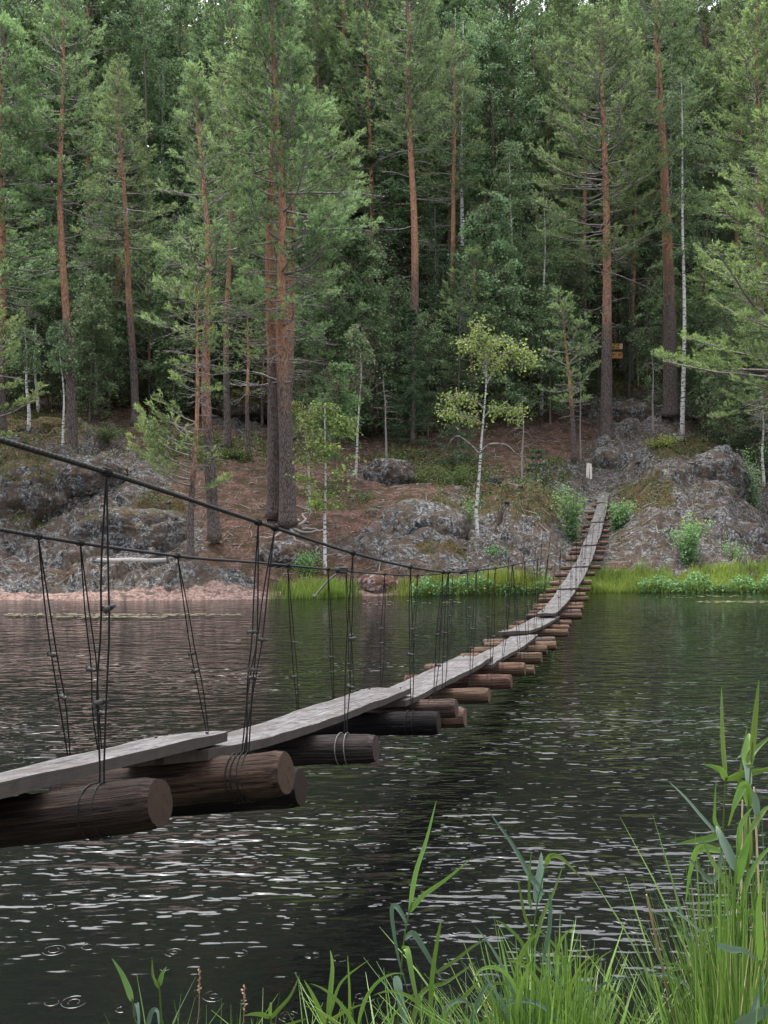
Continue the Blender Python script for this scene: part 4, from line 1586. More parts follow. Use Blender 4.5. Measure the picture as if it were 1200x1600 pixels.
T_birch('thin crooked white sapling left of the straight orange pine', 98, 35.5, 500, 6, .66, .7, 213, nleaf=1300)
T_birch('thin white birch stem between the sapling and the grey round boulder', 556, 37, 500, 6, .55, .8, 214, nleaf=1400)
T_birch('thin white stem rising through the yellow-green sapling', 484, 31.2, 620, 6, .55, .5, 215, nleaf=500, mat='yellow', leaf=.075)
T_birch('pale thin birch stem left of the young sparse pine', 846, 45, 290, 8, .50, 1.2, 216, nleaf=3800)
T_birch('dark leafy tree in shade at the left behind the orange pine with bare branches', 285, 46, 330, 8, .20, 2.0, 217, nleaf=8000)
T_birch('bright leafy birch right of the tall thick pine high at the right', 1120, 52, 60, 9, .45, 2.0, 218, nleaf=8500)
T_birch('thin white birch at the right edge below the pine boughs', 1193, 39, 600, 7, .60, .6, 219, nleaf=700)
T_birch('yellow-green sapling with a white stem by the shore below the thick pines', 508, 27.0, 632, 8, .40, 1.25, 220, nleaf=2600, mat='yellow', leaf=.088, droop=.35)


# the bent birch with three tufts of yellow leaves
def bent_birch():
    D = 30.0
    x, y, z = P(748, D)
    prof = [(872, 0), (800, -4), (740, 1), (690, 4), (660, 7), (600, 12), (560, 11), (535, 9)]
    m = D / F
    zz = np.array([EYE + (800 - p[0]) * m - z for p in prof])
    xx = np.array([p[1] * m for p in prof])
    H = zz[-1]
    c = lambda q: (float(np.interp(q, zz, xx)), .03 * math.sin(q * 1.7), q)
    rs = np.random.RandomState(8)
    rng = random.Random(8)
    t = thing('birch_tree', 'bent white birch on the shore with tufts of yellow-green leaves at top and sides', 'birch tree', (x, y, z))
    tk = MB()
    pts, rad, hf = make_trunk(c, H * .98, .062, flare=1.1, top=.22, sides=9)
    tk.tube(pts, rad, 9, hf=hf)
    tk.obj('trunk', M['birch'], t)
    wp = lambda px, py, dy=0: ((px - 748) * m, dy, EYE + (800 - py) * m - z)
    br, lp, lt = MB(), [], []
    limbs = [([(751, 712), (735, 695), (715, 682), (702, 690)], 0), ([(752, 705), (765, 694), (790, 695), (805, 708), (815, 715)], 0),
             ([(756, 664), (740, 655), (715, 650), (690, 645)], 1), ([(758, 640), (735, 622), (715, 618), (700, 625)], 1),
             ([(757, 650), (775, 640), (800, 640), (810, 655)], 1), ([(760, 600), (775, 575), (790, 550), (820, 545)], 1),
             ([(759, 590), (750, 560), (735, 535), (722, 528)], 1), ([(759, 580), (765, 550), (775, 530), (790, 540)], 1),
             ([(758, 570), (752, 540), (745, 520), (748, 514)], 1), ([(790, 552), (810, 548), (828, 560), (832, 572)], 1)]
    for k, (L, lf) in enumerate(limbs):
        dy = rng.uniform(-.5, .5)
        pp = spline([wp(a, b, dy * i / 3) for i, (a, b) in enumerate(L)], 14)
        lm_ = MB()
        lm_.tube(pp, np.linspace(.030, .009, 14), 5)
        lm_.obj('limb', M['birch'], t)
        for q in range(85 if lf else 3):
            b = pp[rng.randint(3, 13)]
            d = np.array([rng.gauss(0, .22), rng.gauss(0, .3), rng.gauss(0.02, .14)])
            br.sticks([b], [b + d], .005, .003)
            if lf:
                for _ in range(4):
                    lp.append(b + d * rng.uniform(.5, 1.15) + np.array([rng.gauss(0, .05), rng.gauss(0, .05), rng.gauss(-.04, .06)]))
                    lt.append(rng.uniform(.25, 1.0))
    br.obj('twigs', M['birch'], t)['kind'] = 'stuff'
    cr = MB()
    leaves(cr, lp, .085, rs, np.array(lt))
    cr.obj('crown', M['yellow'], t, False)


bent_birch()


# dead bare saplings
def dead_sapling(label, px, D, ytop, r, seed, n=10):
    x, y, z = P(px, D)
    H = EYE + (800 - ytop) * D / F - z
    rng = random.Random(seed)
    t = thing('dead_tree', label, 'dead tree', (x, y, z))
    c = trunk_curve(rng, H, .06)
    tk = MB()
    pts, rad, hf = make_trunk(c, H, r, flare=1.1, n=12)
    tk.tube(pts, rad, 7)
    tk.obj('trunk', M['twig'], t)
    br = MB()
    for q in range(n):
        cur = c(H * rng.uniform(.4, .97))
        a, e, L = rng.uniform(0, 6.28), rng.uniform(-.1, .5), rng.uniform(.3, .9)
        for k in range(5):
            e -= rng.uniform(-.1, .4)
            a += rng.uniform(-.3, .3)
            nx_ = vadd(cur, (math.cos(a) * math.cos(e), math.sin(a) * math.cos(e), math.sin(e)), L / 5)
            br.sticks([cur], [nx_], .013 - .002 * k, .011 - .002 * k)
            if rng.random() < .6:
                br.sticks([nx_], [vadd(nx_, (rng.gauss(0, .15), rng.gauss(0, .15), rng.gauss(0, .12)))], .006, .003)
            cur = nx_
    br.obj('branches', M['twig'], t)['kind'] = 'stuff'


dead_sapling('bare grey dead sapling right of the bent white birch', 816, 36.5, 612, .05, 1, 14)
dead_sapling('leafless dead stem left of the bent white birch, behind the undergrowth', 603, 39, 585, .06, 2, 12)
dead_sapling('thin leafless stem on the rock between the two tall pines at right', 1020, 43, 545, .06, 3, 16)
dead_sapling('thin bare stem close beside the young sparse pine', 907, 40.4, 560, .045, 4, 6)
dead_sapling('bare grey stem under the shaded trees right of the sign', 997, 50, 540, .06, 5, 5)


def T_spruce(label, px, D, ytop, W, seed, rpx=9, **kw):
    x, y, z = P(px, D)
    H = EYE + (800 - ytop) * D / F - z
    return put(spruce_meshes(seed, H, rpx * D / F / 2, W, **kw), 'spruce_tree', label, 'spruce tree', (x, y, z))


T_spruce('dark spruce right of the leafless dead stem under the pinkish pine', 645, 42, 480, 1.7, 301)
T_spruce('tall dark spruce behind the top of the bent birch', 690, 45, 380, 2.0, 302, nshoot=6000)
T_spruce('small dense spruce sapling beside the needle path below the bridge top', 840, 37.2, 697, .85, 303, nshoot=1800)
T_spruce('low spruce spreading dark boughs behind the bent birch', 715, 38.5, 640, 1.5, 304, nshoot=2600)
T_spruce('dark spruce at the right edge beside the fissured boulder', 1165, 43, 560, 1.9, 305, nshoot=5000)
T_spruce('spruce in the right corner above the wide grey boulder', 1215, 40, 590, 1.7, 306, nshoot=4500)
T_spruce('small spruce among the shaded trunks left of the pinkish pine', 585, 44, 520, 1.4, 307, nshoot=3000)
T_spruce('dark spruce in the deep shade behind the left knoll', 130, 46, 430, 1.8, 308, nshoot=5000)
T_spruce('dark spruce filling the shade between the reddish pines at left', 255, 48, 380, 2.0, 309, nshoot=5000)

# ------------------------------------------------------------------ the massed forest behind
PV = [pine_meshes(400 + k, h, .17, cb, w, nshoot=4600, dead=(.25, 10), shape=sh, nper=9, nw=.036) for k, (h, cb, w, sh) in enumerate(((19, .38, 2.9, 'tall'), (21, .45, 3.0, 'tall'), (17, .25, 2.9, 'round'), (20, .30, 3.1, 'cone')))]
UV = [birch_meshes(460 + k, h, .05, .10, w, nleaf=7500, leaf=.10, bark='stem') for k, (h, w) in enumerate(((7, 1.9), (9, 2.1)))]
YV = [pine_meshes(470 + k, h, .09, .2, w, nshoot=3000, dead=(.1, 8), shape='round') for k, (h, w) in enumerate(((8, 2.0), (10, 2.2)))]
SV = [spruce_meshes(420 + k, h, .15, w, nshoot=6500, nper=8) for k, (h, w) in enumerate(((17, 2.2), (13, 2.0), (20, 2.5)))]
BV = [birch_meshes(440 + k, h, .09, cb, w, nleaf=12500, leaf=.105, bark=bk) for k, (h, cb, w, bk) in enumerate(((18, .15, 2.5, 'stem'), (15, .10, 2.4, 'stem'), (20, .35, 2.5, 'birch'), (19, .12, 2.6, 'stem')))]
LM = [(2, 'the pine at the left edge'), (115, 'the straight orange-barked pine'), (212, 'the slender reddish pine'), (335, 'the crooked-branched pine'), (440, 'the pair of thick pines'), (548, 'the thin white birch stem'),
      (650, 'the pale pinkish pine'), (755, 'the bent yellow-leaved birch'), (860, 'the young sparse pine'), (948, 'the broad layered pine'), (1048, 'the tall thick pine'), (1160, 'the pale-shooted pine at the right edge')]


def where(px, D):
    name = min(LM, key=lambda q: abs(q[0] - px))[1]
    return ('close behind ' if D < 55 else 'well behind ' if D < 74 else 'far behind ') + name


rf = random.Random(21)
for D0, step, xa, xb in ((44, 62, -260, 1460), (48, 58, -260, 1460), (52, 62, -240, 1440), (57, 52, -220, 1420), (63, 48, -200, 1400), (70, 44, -200, 1400), (78, 40, -180, 1380), (88, 34, -160, 1360), (98, 30, -160, 1360)):
    px = xa + rf.uniform(0, step)
    while px < xb:
        D = D0 + rf.uniform(-2, 2)
        x, y, z = P(px, D)
        u = rf.random()
        sc = rf.uniform(1.0, 1.35) if D0 < 56 else rf.uniform(1.2, 1.6)
        rz = rf.uniform(0, 6.28)
        ln = (rf.uniform(-.03, .03), rf.uniform(-.03, .03))
        loc = (x, y, z - .1)
        if D0 < 50:                               # lower, shaded trees at the forest edge
            if 880 < px < 1060 and D0 == 44:
                px += step
                continue
            if 560 < px < 730:
                u = u * .5 + .3
            sc = rf.uniform(.75, 1.2)
            if u < .22:
                put(rf.choice(YV), 'pine_tree', 'low young pine in the shade ' + where(px, D), 'pine tree', loc, rz, sc, ln, 'young pines of the forest edge')
            elif u < .62:
                put(rf.choice(SV), 'spruce_tree', 'low dark spruce in the shade ' + where(px, D), 'spruce tree', loc, rz, sc * .55, ln, 'low spruces of the forest edge')
            else:
                put(rf.choice(UV), 'broadleaf_tree', 'young broadleaf tree in the shade ' + where(px, D), 'tree', loc, rz, sc, ln, 'young broadleaf trees of the forest edge')
        elif u < .40:
            put(rf.choice(PV), 'pine_tree', 'tall pine of the massed forest ' + where(px, D), 'pine tree', loc, rz, sc, ln, 'pines of the forest behind')
        elif u < .66:
            put(rf.choice(SV), 'spruce_tree', 'dark spruce of the massed forest ' + where(px, D), 'spruce tree', loc, rz, sc * 1.1, ln, 'spruces of the forest behind')
        else:
            put(rf.choice(BV), 'birch_tree', 'leafy broad tree of the massed forest ' + where(px, D), 'birch tree', loc, rz, sc, ln, 'birches of the forest behind')
        px += step * rf.uniform(.7, 1.3)


for k, (px, D, sc) in enumerate(((15, 43, 1.0), (75, 44, .9), (140, 41, .8), (172, 45, 1.2), (235, 44, 1.0), (272, 43, .9), (330, 43, .9), (372, 45, 1.2), (410, 42, .7), (478, 40, .75), (520, 42, 1.0), (560, 43, 1.1),
                                 (735, 44, 1.0), (770, 45, 1.2), (830, 46, 1.1), (880, 47, 1.1), (1105, 46, 1.0), (1140, 41, .8), (1185, 41, 1.0), (1010, 52, 1.1))):
    x, y, z = P(px, D)
    put(UV[k % 2] if k % 4 else YV[k % 2], 'broadleaf_tree' if k % 4 else 'pine_tree', ('bushy young broadleaf tree ' if k % 4 else 'bushy young pine ') + where(px, D),
        'tree' if k % 4 else 'pine tree', (x, y, z - .1), k * 1.9, sc, (0, 0), 'young broadleaf trees of the forest edge' if k % 4 else 'young pines of the forest edge')


# ------------------------------------------------------------------ shrubs, undergrowth, shore grass
def bush(label, px, D, py_top, w, seed, nleaf=1500, leaf=.08, mat='leafy', name='shrub', stems=9, base_y=None):
    x, y, z = P(px, D)
    if base_y:
        z = EYE + (800 - base_y) * D / F
    m = D / F
    H = EYE + (800 - py_top) * m - z
    Wd = w * m / 2
    rng = random.Random(seed)
    rs = np.random.RandomState(seed)
    t = thing(name, label, 'shrub', (x, y, z))
    st, lp, lt = MB(), [], []
    for k in range(stems):
        a, tl = rng.uniform(0, 6.28), rng.uniform(.2, 1)
        cur = (rng.gauss(0, .05), rng.gauss(0, .05), -.1)
        h = H * rng.uniform(.55, 1.0)
        for q in range(7):
            f = (q + 1) / 7
            nx_ = (math.cos(a) * Wd * tl * f ** 1.3 + rng.gauss(0, .03), math.sin(a) * Wd * tl * f ** 1.3 + rng.gauss(0, .03), h * f)
            st.sticks([cur], [nx_], .012 * (1.1 - f), .012 * (1.0 - f) + .002)
            for _ in range(nleaf // stems // 7):
                g = rng.random()
                d = (rng.gauss(0, .13), rng.gauss(0, .13), rng.gauss(0, .10))
                lp.append(tuple(cur[i] * (1 - g) + nx_[i] * g + d[i] for i in range(3)))
                lt.append(.2 + .5 * f + rng.uniform(-.15, .25))
            cur = nx_
    st.obj('stems', M['stem'], t)['kind'] = 'stuff'
    cr = MB()
    leaves(cr, lp, leaf, rs, np.array(lt), .2)
    cr.obj('foliage', M[mat], t, False)


bush('leafy green willow bush left of the climbing bridge deck', 893, 31.5, 757, 62, 1, 1900, .075)
bush('leafy green bush right of the climbing bridge deck', 968, 33.5, 782, 52, 2, 1300, .085)
bush('bright green bush in front of the dark ledge on the right shore', 1077, 29.5, 806, 66, 3, 1800, .08)
bush('pale yellow-green bush on top of the rock right of the bridge', 1038, 39.0, 680, 66, 4, 700, .085, 'yellow')
bush('thin greenish willow at the grey boulder near the right shore', 1150, 29.6, 840, 60, 5, 500, .06)
bush('small green sprig on the rock beside the bent birch trunk', 733, 31.5, 770, 36, 6, 350, .06)
bush('sparse green bush at the shore under the bent birch', 770, 29.0, 860, 60, 7, 500, .06)
bush('low juniper-like bush behind the yellow-green sapling', 578, 33, 778, 66, 8, 1100, .045, 'under')
bush('low dark green shrub beside the path at the foot of the left pines', 368, 37, 705, 80, 9, 1500, .06, 'under')
bush('dark green shrub in the shade right of the fissured boulder', 1178, 37, 690, 60, 10, 1300, .07, 'birchl')

bush('wide low blueberry mound behind the bent birch', 715, 36, 722, 130, 11, 2600, .055, 'under', stems=16)
bush('low green mound between the grey round boulder and the bent birch', 655, 36.5, 728, 70, 12, 1400, .055, 'under', stems=12)
bush('small dark green mound beside the spruce sapling', 862, 39.5, 715, 50, 13, 900, .055, 'under')
bush('low green cover at the foot of the cracked pale boulder by the shore', 475, 26.9, 862, 60, 14, 1000, .055, 'leafy')
bush('dark green mound on the slope right of the straight orange pine', 165, 38, 668, 80, 15, 1300, .055, 'under')
bush('low green mound right of the thick pines on the needle path', 520, 33.5, 752, 50, 16, 800, .055, 'under')

# ground cover: blueberry and heather, uncounted
rs = np.random.RandomState(77)
ug = MB()
N = 80000
gx_ = rs.uniform(-150, 1350, N)
gD = 29 + (rs.rand(N) ** .8) * 33
GX = (gx_ - 600) / F * gD
zb_ = base_h(GX, gD)
rk_, ms_, pk_, pt_, xi2, yi2 = masks(GX, gD, zb_)
patch = blob(xi2, yi2, [(710, 738, 75, 22), (640, 725, 60, 16), (380, 715, 90, 22), (560, 795, 30, 14), (480, 880, 40, 14), (850, 745, 40, 14), (1000, 640, 40, 10), (300, 700, 60, 16)])
pr_ = np.clip(patch * 1.4 + np.clip((gD - 41) / 8, 0, 1) * .30 * (fbm(GX * .5, gD * .5, 9, 3) > -.15) + ms_ * .22, 0, 1) * (1 - pk_) * (1 - pt_ * .9)
kp = rs.rand(N) < pr_
GX, GD = GX[kp], gD[kp]
GZ = height(GX, GD)
pos = []
tin = []
for q in range(4):
    j = rs.normal(size=(len(GX), 3)) * [.12, .12, .05]
    pos.append(np.stack([GX, GD, GZ + .02 + rs.rand(len(GX)) * .34], -1) + j)
    tin.append(rs.uniform(.05, .75, len(GX)))
leaves(ug, np.concatenate(pos), .085, rs, np.concatenate(tin), .0)
tag(ug.obj('undergrowth', M['under'], None, False), 'low green blueberry and heather cover on the far slope', 'undergrowth', kind='stuff')


tw, stn = MB(), MB()
rs = np.random.RandomState(31)
px = rs.uniform(-60, 1260, 2600)
D = 25.5 + rs.rand(2600) * 20
X = (px - 600) / F * D
Z = height(X, D)
a = rs.uniform(0, 3.14, 2600)
L = np.abs(rs.normal(size=2600)) * .22 + .06
ex, ey = X + np.cos(a) * L, D + np.sin(a) * L
ok = (Z > .15)
tw.sticks(np.stack([X, D, Z + .02], -1)[ok], np.stack([ex, ey, height(ex, ey) + .03], -1)[ok], (.007 + L * .02)[ok], .005, 4)
o = tw.obj('fallen_twigs', M['twig'])
tag(o, 'dead twigs and short sticks scattered over the far shore', 'twigs', kind='stuff')
v2, f2 = ICO[2]
for q in range(260):
    px = rs.uniform(0, 1200)
    D = 25.8 + rs.rand() * 14
    X = (px - 600) / F * D
    z = gz(X, D)
    if z < .1:
        continue
    r_ = rs.uniform(.03, .10)
    stn.add(v2 * (1 + .25 * n3(v2 * 3 + q, 1.0, q)[:, None]) * r_ * np.array([1.2, 1, .6]) + [X, D, z], f2)
o = stn.obj('scattered_stones', M['rock'], None, False)
o.color = (1.3, 1.15, 1.1, 0)
tag(o, 'small loose stones on the needle-covered far shore', 'stones', kind='stuff')


def blades(mb, base, h, lean, rs, w=.012, tint=None, droop=.35, seg=3):
    base = np.asarray(base, float)
    n = len(base)
    h = np.broadcast_to(h, (n,))
    a = rs.uniform(0, 6.283, n)
    l = np.abs(rs.normal(size=n)) * lean
    d = np.stack([np.cos(a), np.sin(a), np.zeros(n)], -1)
    s = np.stack([-np.sin(a + rs.normal(size=n) * .6), np.cos(a), np.zeros(n)], -1)
    rows = []
    for k in range(seg + 1):
        f = k / seg
        c = base + d * (l * h * f ** 1.8)[:, None]
        c[:, 2] += h * f * (1 - droop * l * f)
        ww = w * (1 - f) ** .7 * .5 + .0006
        rows.append(np.stack([c - s * ww, c + s * ww], 1))
    V = np.stack(rows, 1).reshape(n, -1, 3)
    q = []
    for k in range(seg):
        q.append([2 * k, 2 * k + 1, 2 * k + 3, 2 * k + 2])
    Q = (np.arange(n)[:, None, None] * (2 * (seg + 1)) + np.array(q)[None]).reshape(-1, 4)
    tt = rs.rand(n) if tint is None else tint
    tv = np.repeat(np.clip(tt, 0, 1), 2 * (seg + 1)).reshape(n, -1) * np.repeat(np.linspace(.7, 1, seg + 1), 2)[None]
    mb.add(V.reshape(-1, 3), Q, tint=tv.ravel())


def shore_grass(spans, n, hmin, hmax, seed, label, w=.022):
    rs = np.random.RandomState(seed)
    mb = MB()
    for (xa, xb, dep, dens, hs_) in spans:
        k = int(n * dens)
        px = (xa + xb) / 2 + (xb - xa) * (rs.beta(2.6, 2.6, k) - .5) * 1.15 if xb < 1000 else rs.uniform(xa, xb, k)
        sh = np.interp(px, [c[0] for c in COLS], [c[1][0][0] for c in COLS])
        D = sh - .25 + rs.rand(k) ** 1.2 * dep
        X = (px - 600) / F * D
        Z = np.maximum(height(X, D), -.05)
        hh = rs.uniform(hmin, hmax, k) * hs_ * (.65 + .7 * vnoise(px * .05, D * 1.5, seed))
        tn = .25 + .75 * vnoise(px * .03 + 7, D, seed + 1) + rs.normal(size=k) * .15
        blades(mb, np.stack([X, D, Z], -1), hh, .35, rs, w, tn)
    return tag(mb.obj('shore_grass', M['grass'], None, False), label, 'grass', kind='stuff')


shore_grass([(900, 1300, 1.9, 1.0, .78), (1010, 1300, 1.2, .35, .6)], 9000, .26, .52, 1, 'bright green sedge strip along the right shore')
shore_grass([(612, 870, 1.1, .8, .8), (740, 860, .9, .4, 1.35)], 5000, .22, .5, 2, 'green shore grass left of the bridge at the waterline')
shore_grass([(425, 565, 1.0, .7, .75), (490, 545, .8, .4, 1.1)], 2200, .20, .50, 3, 'tuft of green reeds at the waterline below the yellow-green sapling')
# leafy plants with pale flowers at the foot of the grass
rs = np.random.RandomState(6)
fw = MB()
k = 5200
px = np.concatenate([rs.uniform(640, 860, k // 2), rs.uniform(1000, 1210, k // 2)])
sh = np.interp(px, [c[0] for c in COLS], [c[1][0][0] for c in COLS])
D = sh - .35 + rs.rand(k) * .6
X = (px - 600) / F * D
leaves(fw, np.stack([X, D, np.maximum(height(X, D), 0) + rs.rand(k) * .42 * (.4 + vnoise(px * .06, px * 0, 4))], -1), .075, rs, rs.uniform(.1, .95, k), .0)
tag(fw.obj('shore_plants', M['leafy'], None, False), 'broad-leaved marsh plants along the foot of the shore grass', 'plants', kind='stuff')

# floating lily leaves in thin streaks
lm = MB()
rs = np.random.RandomState(9)
for (xa, xb, ya, yb, n) in ((10, 380, 959, 962, 170), (90, 260, 963, 965, 110), (1090, 1215, 939, 942, 90), (560, 720, 936, 945, 26), (1000, 1180, 930, 934, 40)):
    for q in range(n):
        py = rs.uniform(ya, yb)
        D = EYE * F / (py - 800)
        x = (rs.uniform(xa, xb) - 600) / F * D
        r_ = rs.uniform(.03, .075)
        th = np.linspace(.3, 6.0, 8)
        v = np.concatenate([[[x, D, .004]], np.stack([x + r_ * np.cos(th), D + r_ * np.sin(th), np.full(8, .006)], -1)])
        i = np.arange(1, 8)
        lm.add(v, np.stack([np.zeros(7, int), i, i + 1], -1), tint=rs.rand())
tag(lm.obj('lily_leaves', M['lily'], None, False), 'thin streaks of pale floating lily leaves near the far shore', 'lily leaves', kind='stuff')

# rain rings on the near water
rp = MB()
rr = random.Random(4)
for q in range(46):
    py = rr.uniform(1390, 1590)
    D = EYE * F / (py - 800)
    x = (rr.uniform(-20, 1150) - 600) / F * D
    for r_ in ([.028] if rr.random() < .7 else [.022, .045]):
        r_ *= rr.uniform(.7, 1.3)
        a0 = rr.uniform(0, 6.28)
        th = a0 + np.linspace(0, rr.uniform(3.2, 6.28), 22)
        pr = np.array([(-.0035, -.0006), (-.0012, .0008), (.0012, .0008), (.0035, -.0006)])
        V = np.array([[(x + (r_ + a) * math.cos(t), D + (r_ + a) * math.sin(t), b) for a, b in pr] for t in th]).reshape(-1, 3)
        i = (np.arange(21)[:, None] * 4 + np.arange(3)[None]).ravel()
        rp.add(V, np.stack([i, i + 4, i + 5, i + 1], -1))
tag(rp.obj('rain_ripples', M['water']), 'small rings of raindrops on the near water', 'ripples', kind='stuff')


# ------------------------------------------------------------------ reeds and grass on the near bank
def ribbon(mb, pts, w, tint=.5, mi=0, roll_=0.0):
    """a grass leaf: folded ribbon along pts"""
    Pn = np.asarray(pts, float)
    n = len(Pn)
    T = np.gradient(Pn, axis=0)
    T /= np.linalg.norm(T, axis=1, keepdims=True)
    view = np.array([math.sin(roll_), -math.cos(roll_), .25])
    Sd = np.cross(T, view)
    Sd /= np.linalg.norm(Sd, axis=1, keepdims=True) + 1e-9
    Nn = np.cross(Sd, T)
    f = np.linspace(0, 1, n)
    ww = w * .5 * np.clip(np.minimum(.45 + f * 3.2, 1) * (1 - f ** 2.2) ** .9, .02, 1)
    V = np.stack([Pn - Sd * ww[:, None] + Nn * (ww * .45)[:, None], Pn, Pn + Sd * ww[:, None] + Nn * (ww * .45)[:, None]], 1).reshape(-1, 3)
    i = np.arange(n - 1)[:, None] * 3
    j = np.arange(2)[None]
    q = np.stack([i + j, i + j + 1, i + j + 4, i + j + 3], -1).reshape(-1, 4)
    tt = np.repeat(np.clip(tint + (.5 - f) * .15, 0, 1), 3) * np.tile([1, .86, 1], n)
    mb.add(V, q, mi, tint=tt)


def img(px, py, D):
    return np.array([(px - 600) / F * D, D, EYE + (800 - py) * D / F])


def reed(label, stalk, lvs, D, seed, tint=.6, w=.017, r=.0045):
    """stalk and leaves given as the rows and columns they pass, at distance D from the eye"""
    rng = random.Random(seed)
    b = img(*stalk[0], D)
    base = np.array([b[0], b[1], 0.0])
    t = thing('reed_plant', label, 'reed', tuple(base))
    gp = np.array([[b[0] + rng.uniform(-.04, .04), D, -.05]])
    pts = np.vstack([gp, [img(x, y, D) for x, y in stalk]]) - base
    mb = MB()
    cv = spline(pts, 16)
    mb.tube(cv, np.linspace(r, r * .45, 16), 6, tint=tint * .7)
    mb.obj('stalk', M['reed'], t)
    for k, (L, mat, ws) in enumerate(lvs):
        dd = rng.uniform(-.12, .12)
        pp = np.array([img(x, y, D) + np.array([0, dd * i / max(len(L) - 1, 1), 0]) for i, (x, y) in enumerate(L)]) - base
        mb = MB()
        ribbon(mb, spline(pp, 16), w * ws, tint + rng.uniform(-.2, .25), roll_=rng.uniform(-.5, .5))
        mb.obj('leaf', M[mat], t)
    return t


G, B_ = 'reed', 'reedblue'
reed('tall reed with an upright leaf tip, left of the middle grass clump', [(622, 1600), (628, 1500), (636, 1440), (643, 1410)],
     [([(640, 1425), (650, 1370), (668, 1320), (684, 1262)], G, 1.0), ([(640, 1425), (660, 1400), (695, 1375), (738, 1340)], G, 1.0),
      ([(636, 1442), (622, 1420), (613, 1425), (617, 1470), (626, 1520), (640, 1570)], B_, 1.1), ([(632, 1468), (645, 1462), (662, 1490), (680, 1525), (700, 1560)], B_, 1.25),
      ([(629, 1482), (636, 1478), (645, 1520), (660, 1580)], G, 1.3), ([(618, 1525), (622, 1545), (630, 1580), (634, 1600)], B_, 1.9), ([(672, 1600), (674, 1520), (682, 1450), (687, 1412)], G, 1.0),
      ([(640, 1620), (660, 1560), (700, 1550), (750, 1525)], G, 1.0), ([(680, 1520), (710, 1500), (740, 1475), (766, 1460)], G, .7), ([(660, 1620), (690, 1590), (725, 1555), (755, 1520)], G, 1.3)], 3.2, 1, .6)
reed('dark-leaved reed with bent pale leaf in the middle grass clump', [(834, 1600), (832, 1500), (838, 1420), (853, 1350)],
     [([(850, 1398), (832, 1375), (805, 1330), (768, 1282)], B_, 1.2), ([(838, 1410), (842, 1390), (848, 1365), (852, 1345)], B_, 2.0), ([(853, 1352), (858, 1335), (875, 1336), (905, 1365)], G, 1.1),
      ([(830, 1420), (827, 1400), (829, 1360), (832, 1330)], G, .6), ([(848, 1500), (856, 1450), (858, 1410), (855, 1388)], B_, 1.2), ([(835, 1480), (850, 1440), (870, 1410), (890, 1370)], G, .8),
      ([(832, 1520), (815, 1470), (790, 1440), (770, 1425)], G, .8), ([(836, 1470), (820, 1430), (812, 1390), (808, 1372)], G, .6)], 3.1, 2, .45)
reed('tallest reed at the right edge with a vertical leaf near the top', [(1172, 1600), (1168, 1400), (1170, 1250), (1176, 1160)],
     [([(1174, 1180), (1178, 1140), (1183, 1100), (1188, 1062)], G, 1.25), ([(1170, 1200), (1176, 1180), (1188, 1170), (1215, 1150)], G, 1.4), ([(1169, 1195), (1172, 1180), (1180, 1165), (1186, 1155)], G, 2.0),
      ([(1168, 1230), (1174, 1210), (1174, 1190), (1170, 1205)], B_, 1.7), ([(1170, 1260), (1164, 1225), (1150, 1250), (1142, 1270)], G, 1.7), ([(1168, 1240), (1178, 1250), (1186, 1270), (1192, 1300)], B_, 2.0),
      ([(1168, 1350), (1172, 1310), (1176, 1290), (1180, 1280)], G, 1.6), ([(1170, 1300), (1190, 1280), (1205, 1270), (1220, 1268)], G, 1.0)], 2.9, 3, .62)
reed('reed with two spreading leaves left of the tallest reed', [(1122, 1600), (1124, 1400), (1130, 1290), (1134, 1215)],
     [([(1134, 1218), (1122, 1200), (1105, 1190), (1085, 1182)], G, 1.3), ([(1134, 1218), (1150, 1205), (1175, 1195), (1205, 1178)], G, 1.5), ([(1134, 1215), (1134, 1170), (1136, 1120), (1140, 1078)], G, .9),
      ([(1130, 1300), (1110, 1310), (1085, 1315), (1058, 1320)], G, 1.4), ([(1128, 1330), (1108, 1370), (1080, 1345), (1060, 1322)], B_, 1.2), ([(1126, 1330), (1095, 1330), (1086, 1370), (1083, 1430)], G, 1.5),
      ([(1126, 1300), (1112, 1280), (1108, 1255), (1106, 1210)], G, .9), ([(1127, 1310), (1100, 1280), (1075, 1250), (1052, 1228)], B_, .7), ([(1138, 1290), (1146, 1230), (1148, 1170), (1150, 1120)], G, .7)], 3.05, 4, .55)
reed('leaning reed between the two tall reeds at the right edge', [(1150, 1600), (1148, 1420), (1152, 1330)],
     [([(1152, 1335), (1158, 1300), (1170, 1285), (1188, 1270)], G, 1.3), ([(1150, 1360), (1140, 1330), (1132, 1310), (1130, 1300)], B_, 1.7), ([(1150, 1380), (1158, 1340), (1164, 1320), (1168, 1300)], G, 1.8),
      ([(1150, 1400), (1130, 1370), (1120, 1350), (1112, 1320)], G, 1.0), ([(1148, 1440), (1170, 1420), (1185, 1440), (1200, 1450)], G, 1.2)], 2.8, 5, .5)
reed('reed leaves drooping in the lower right corner', [(1190, 1620), (1188, 1500)],
     [([(1120, 1475), (1150, 1490), (1175, 1500), (1205, 1525)], B_, 1.3), ([(1150, 1600), (1175, 1570), (1190, 1540), (1205, 1500)], B_, 2.2), ([(1160, 1610), (1180, 1590), (1195, 1570), (1210, 1540)], B_, 2.0), ([(1187, 1500), (1180, 1440), (1176, 1400), (1178, 1360)], G, 1.6)], 2.4, 6, .5, w=.014)
reed('small reed with two short leaves at the bottom left', [(252, 1625), (250, 1560), (248, 1535)],
     [([(249, 1545), (247, 1525), (246, 1510), (247, 1480)], G, 1.2), ([(250, 1540), (252, 1530), (255, 1520), (260, 1512)], G, 1.2)], 3.3, 7, .72)
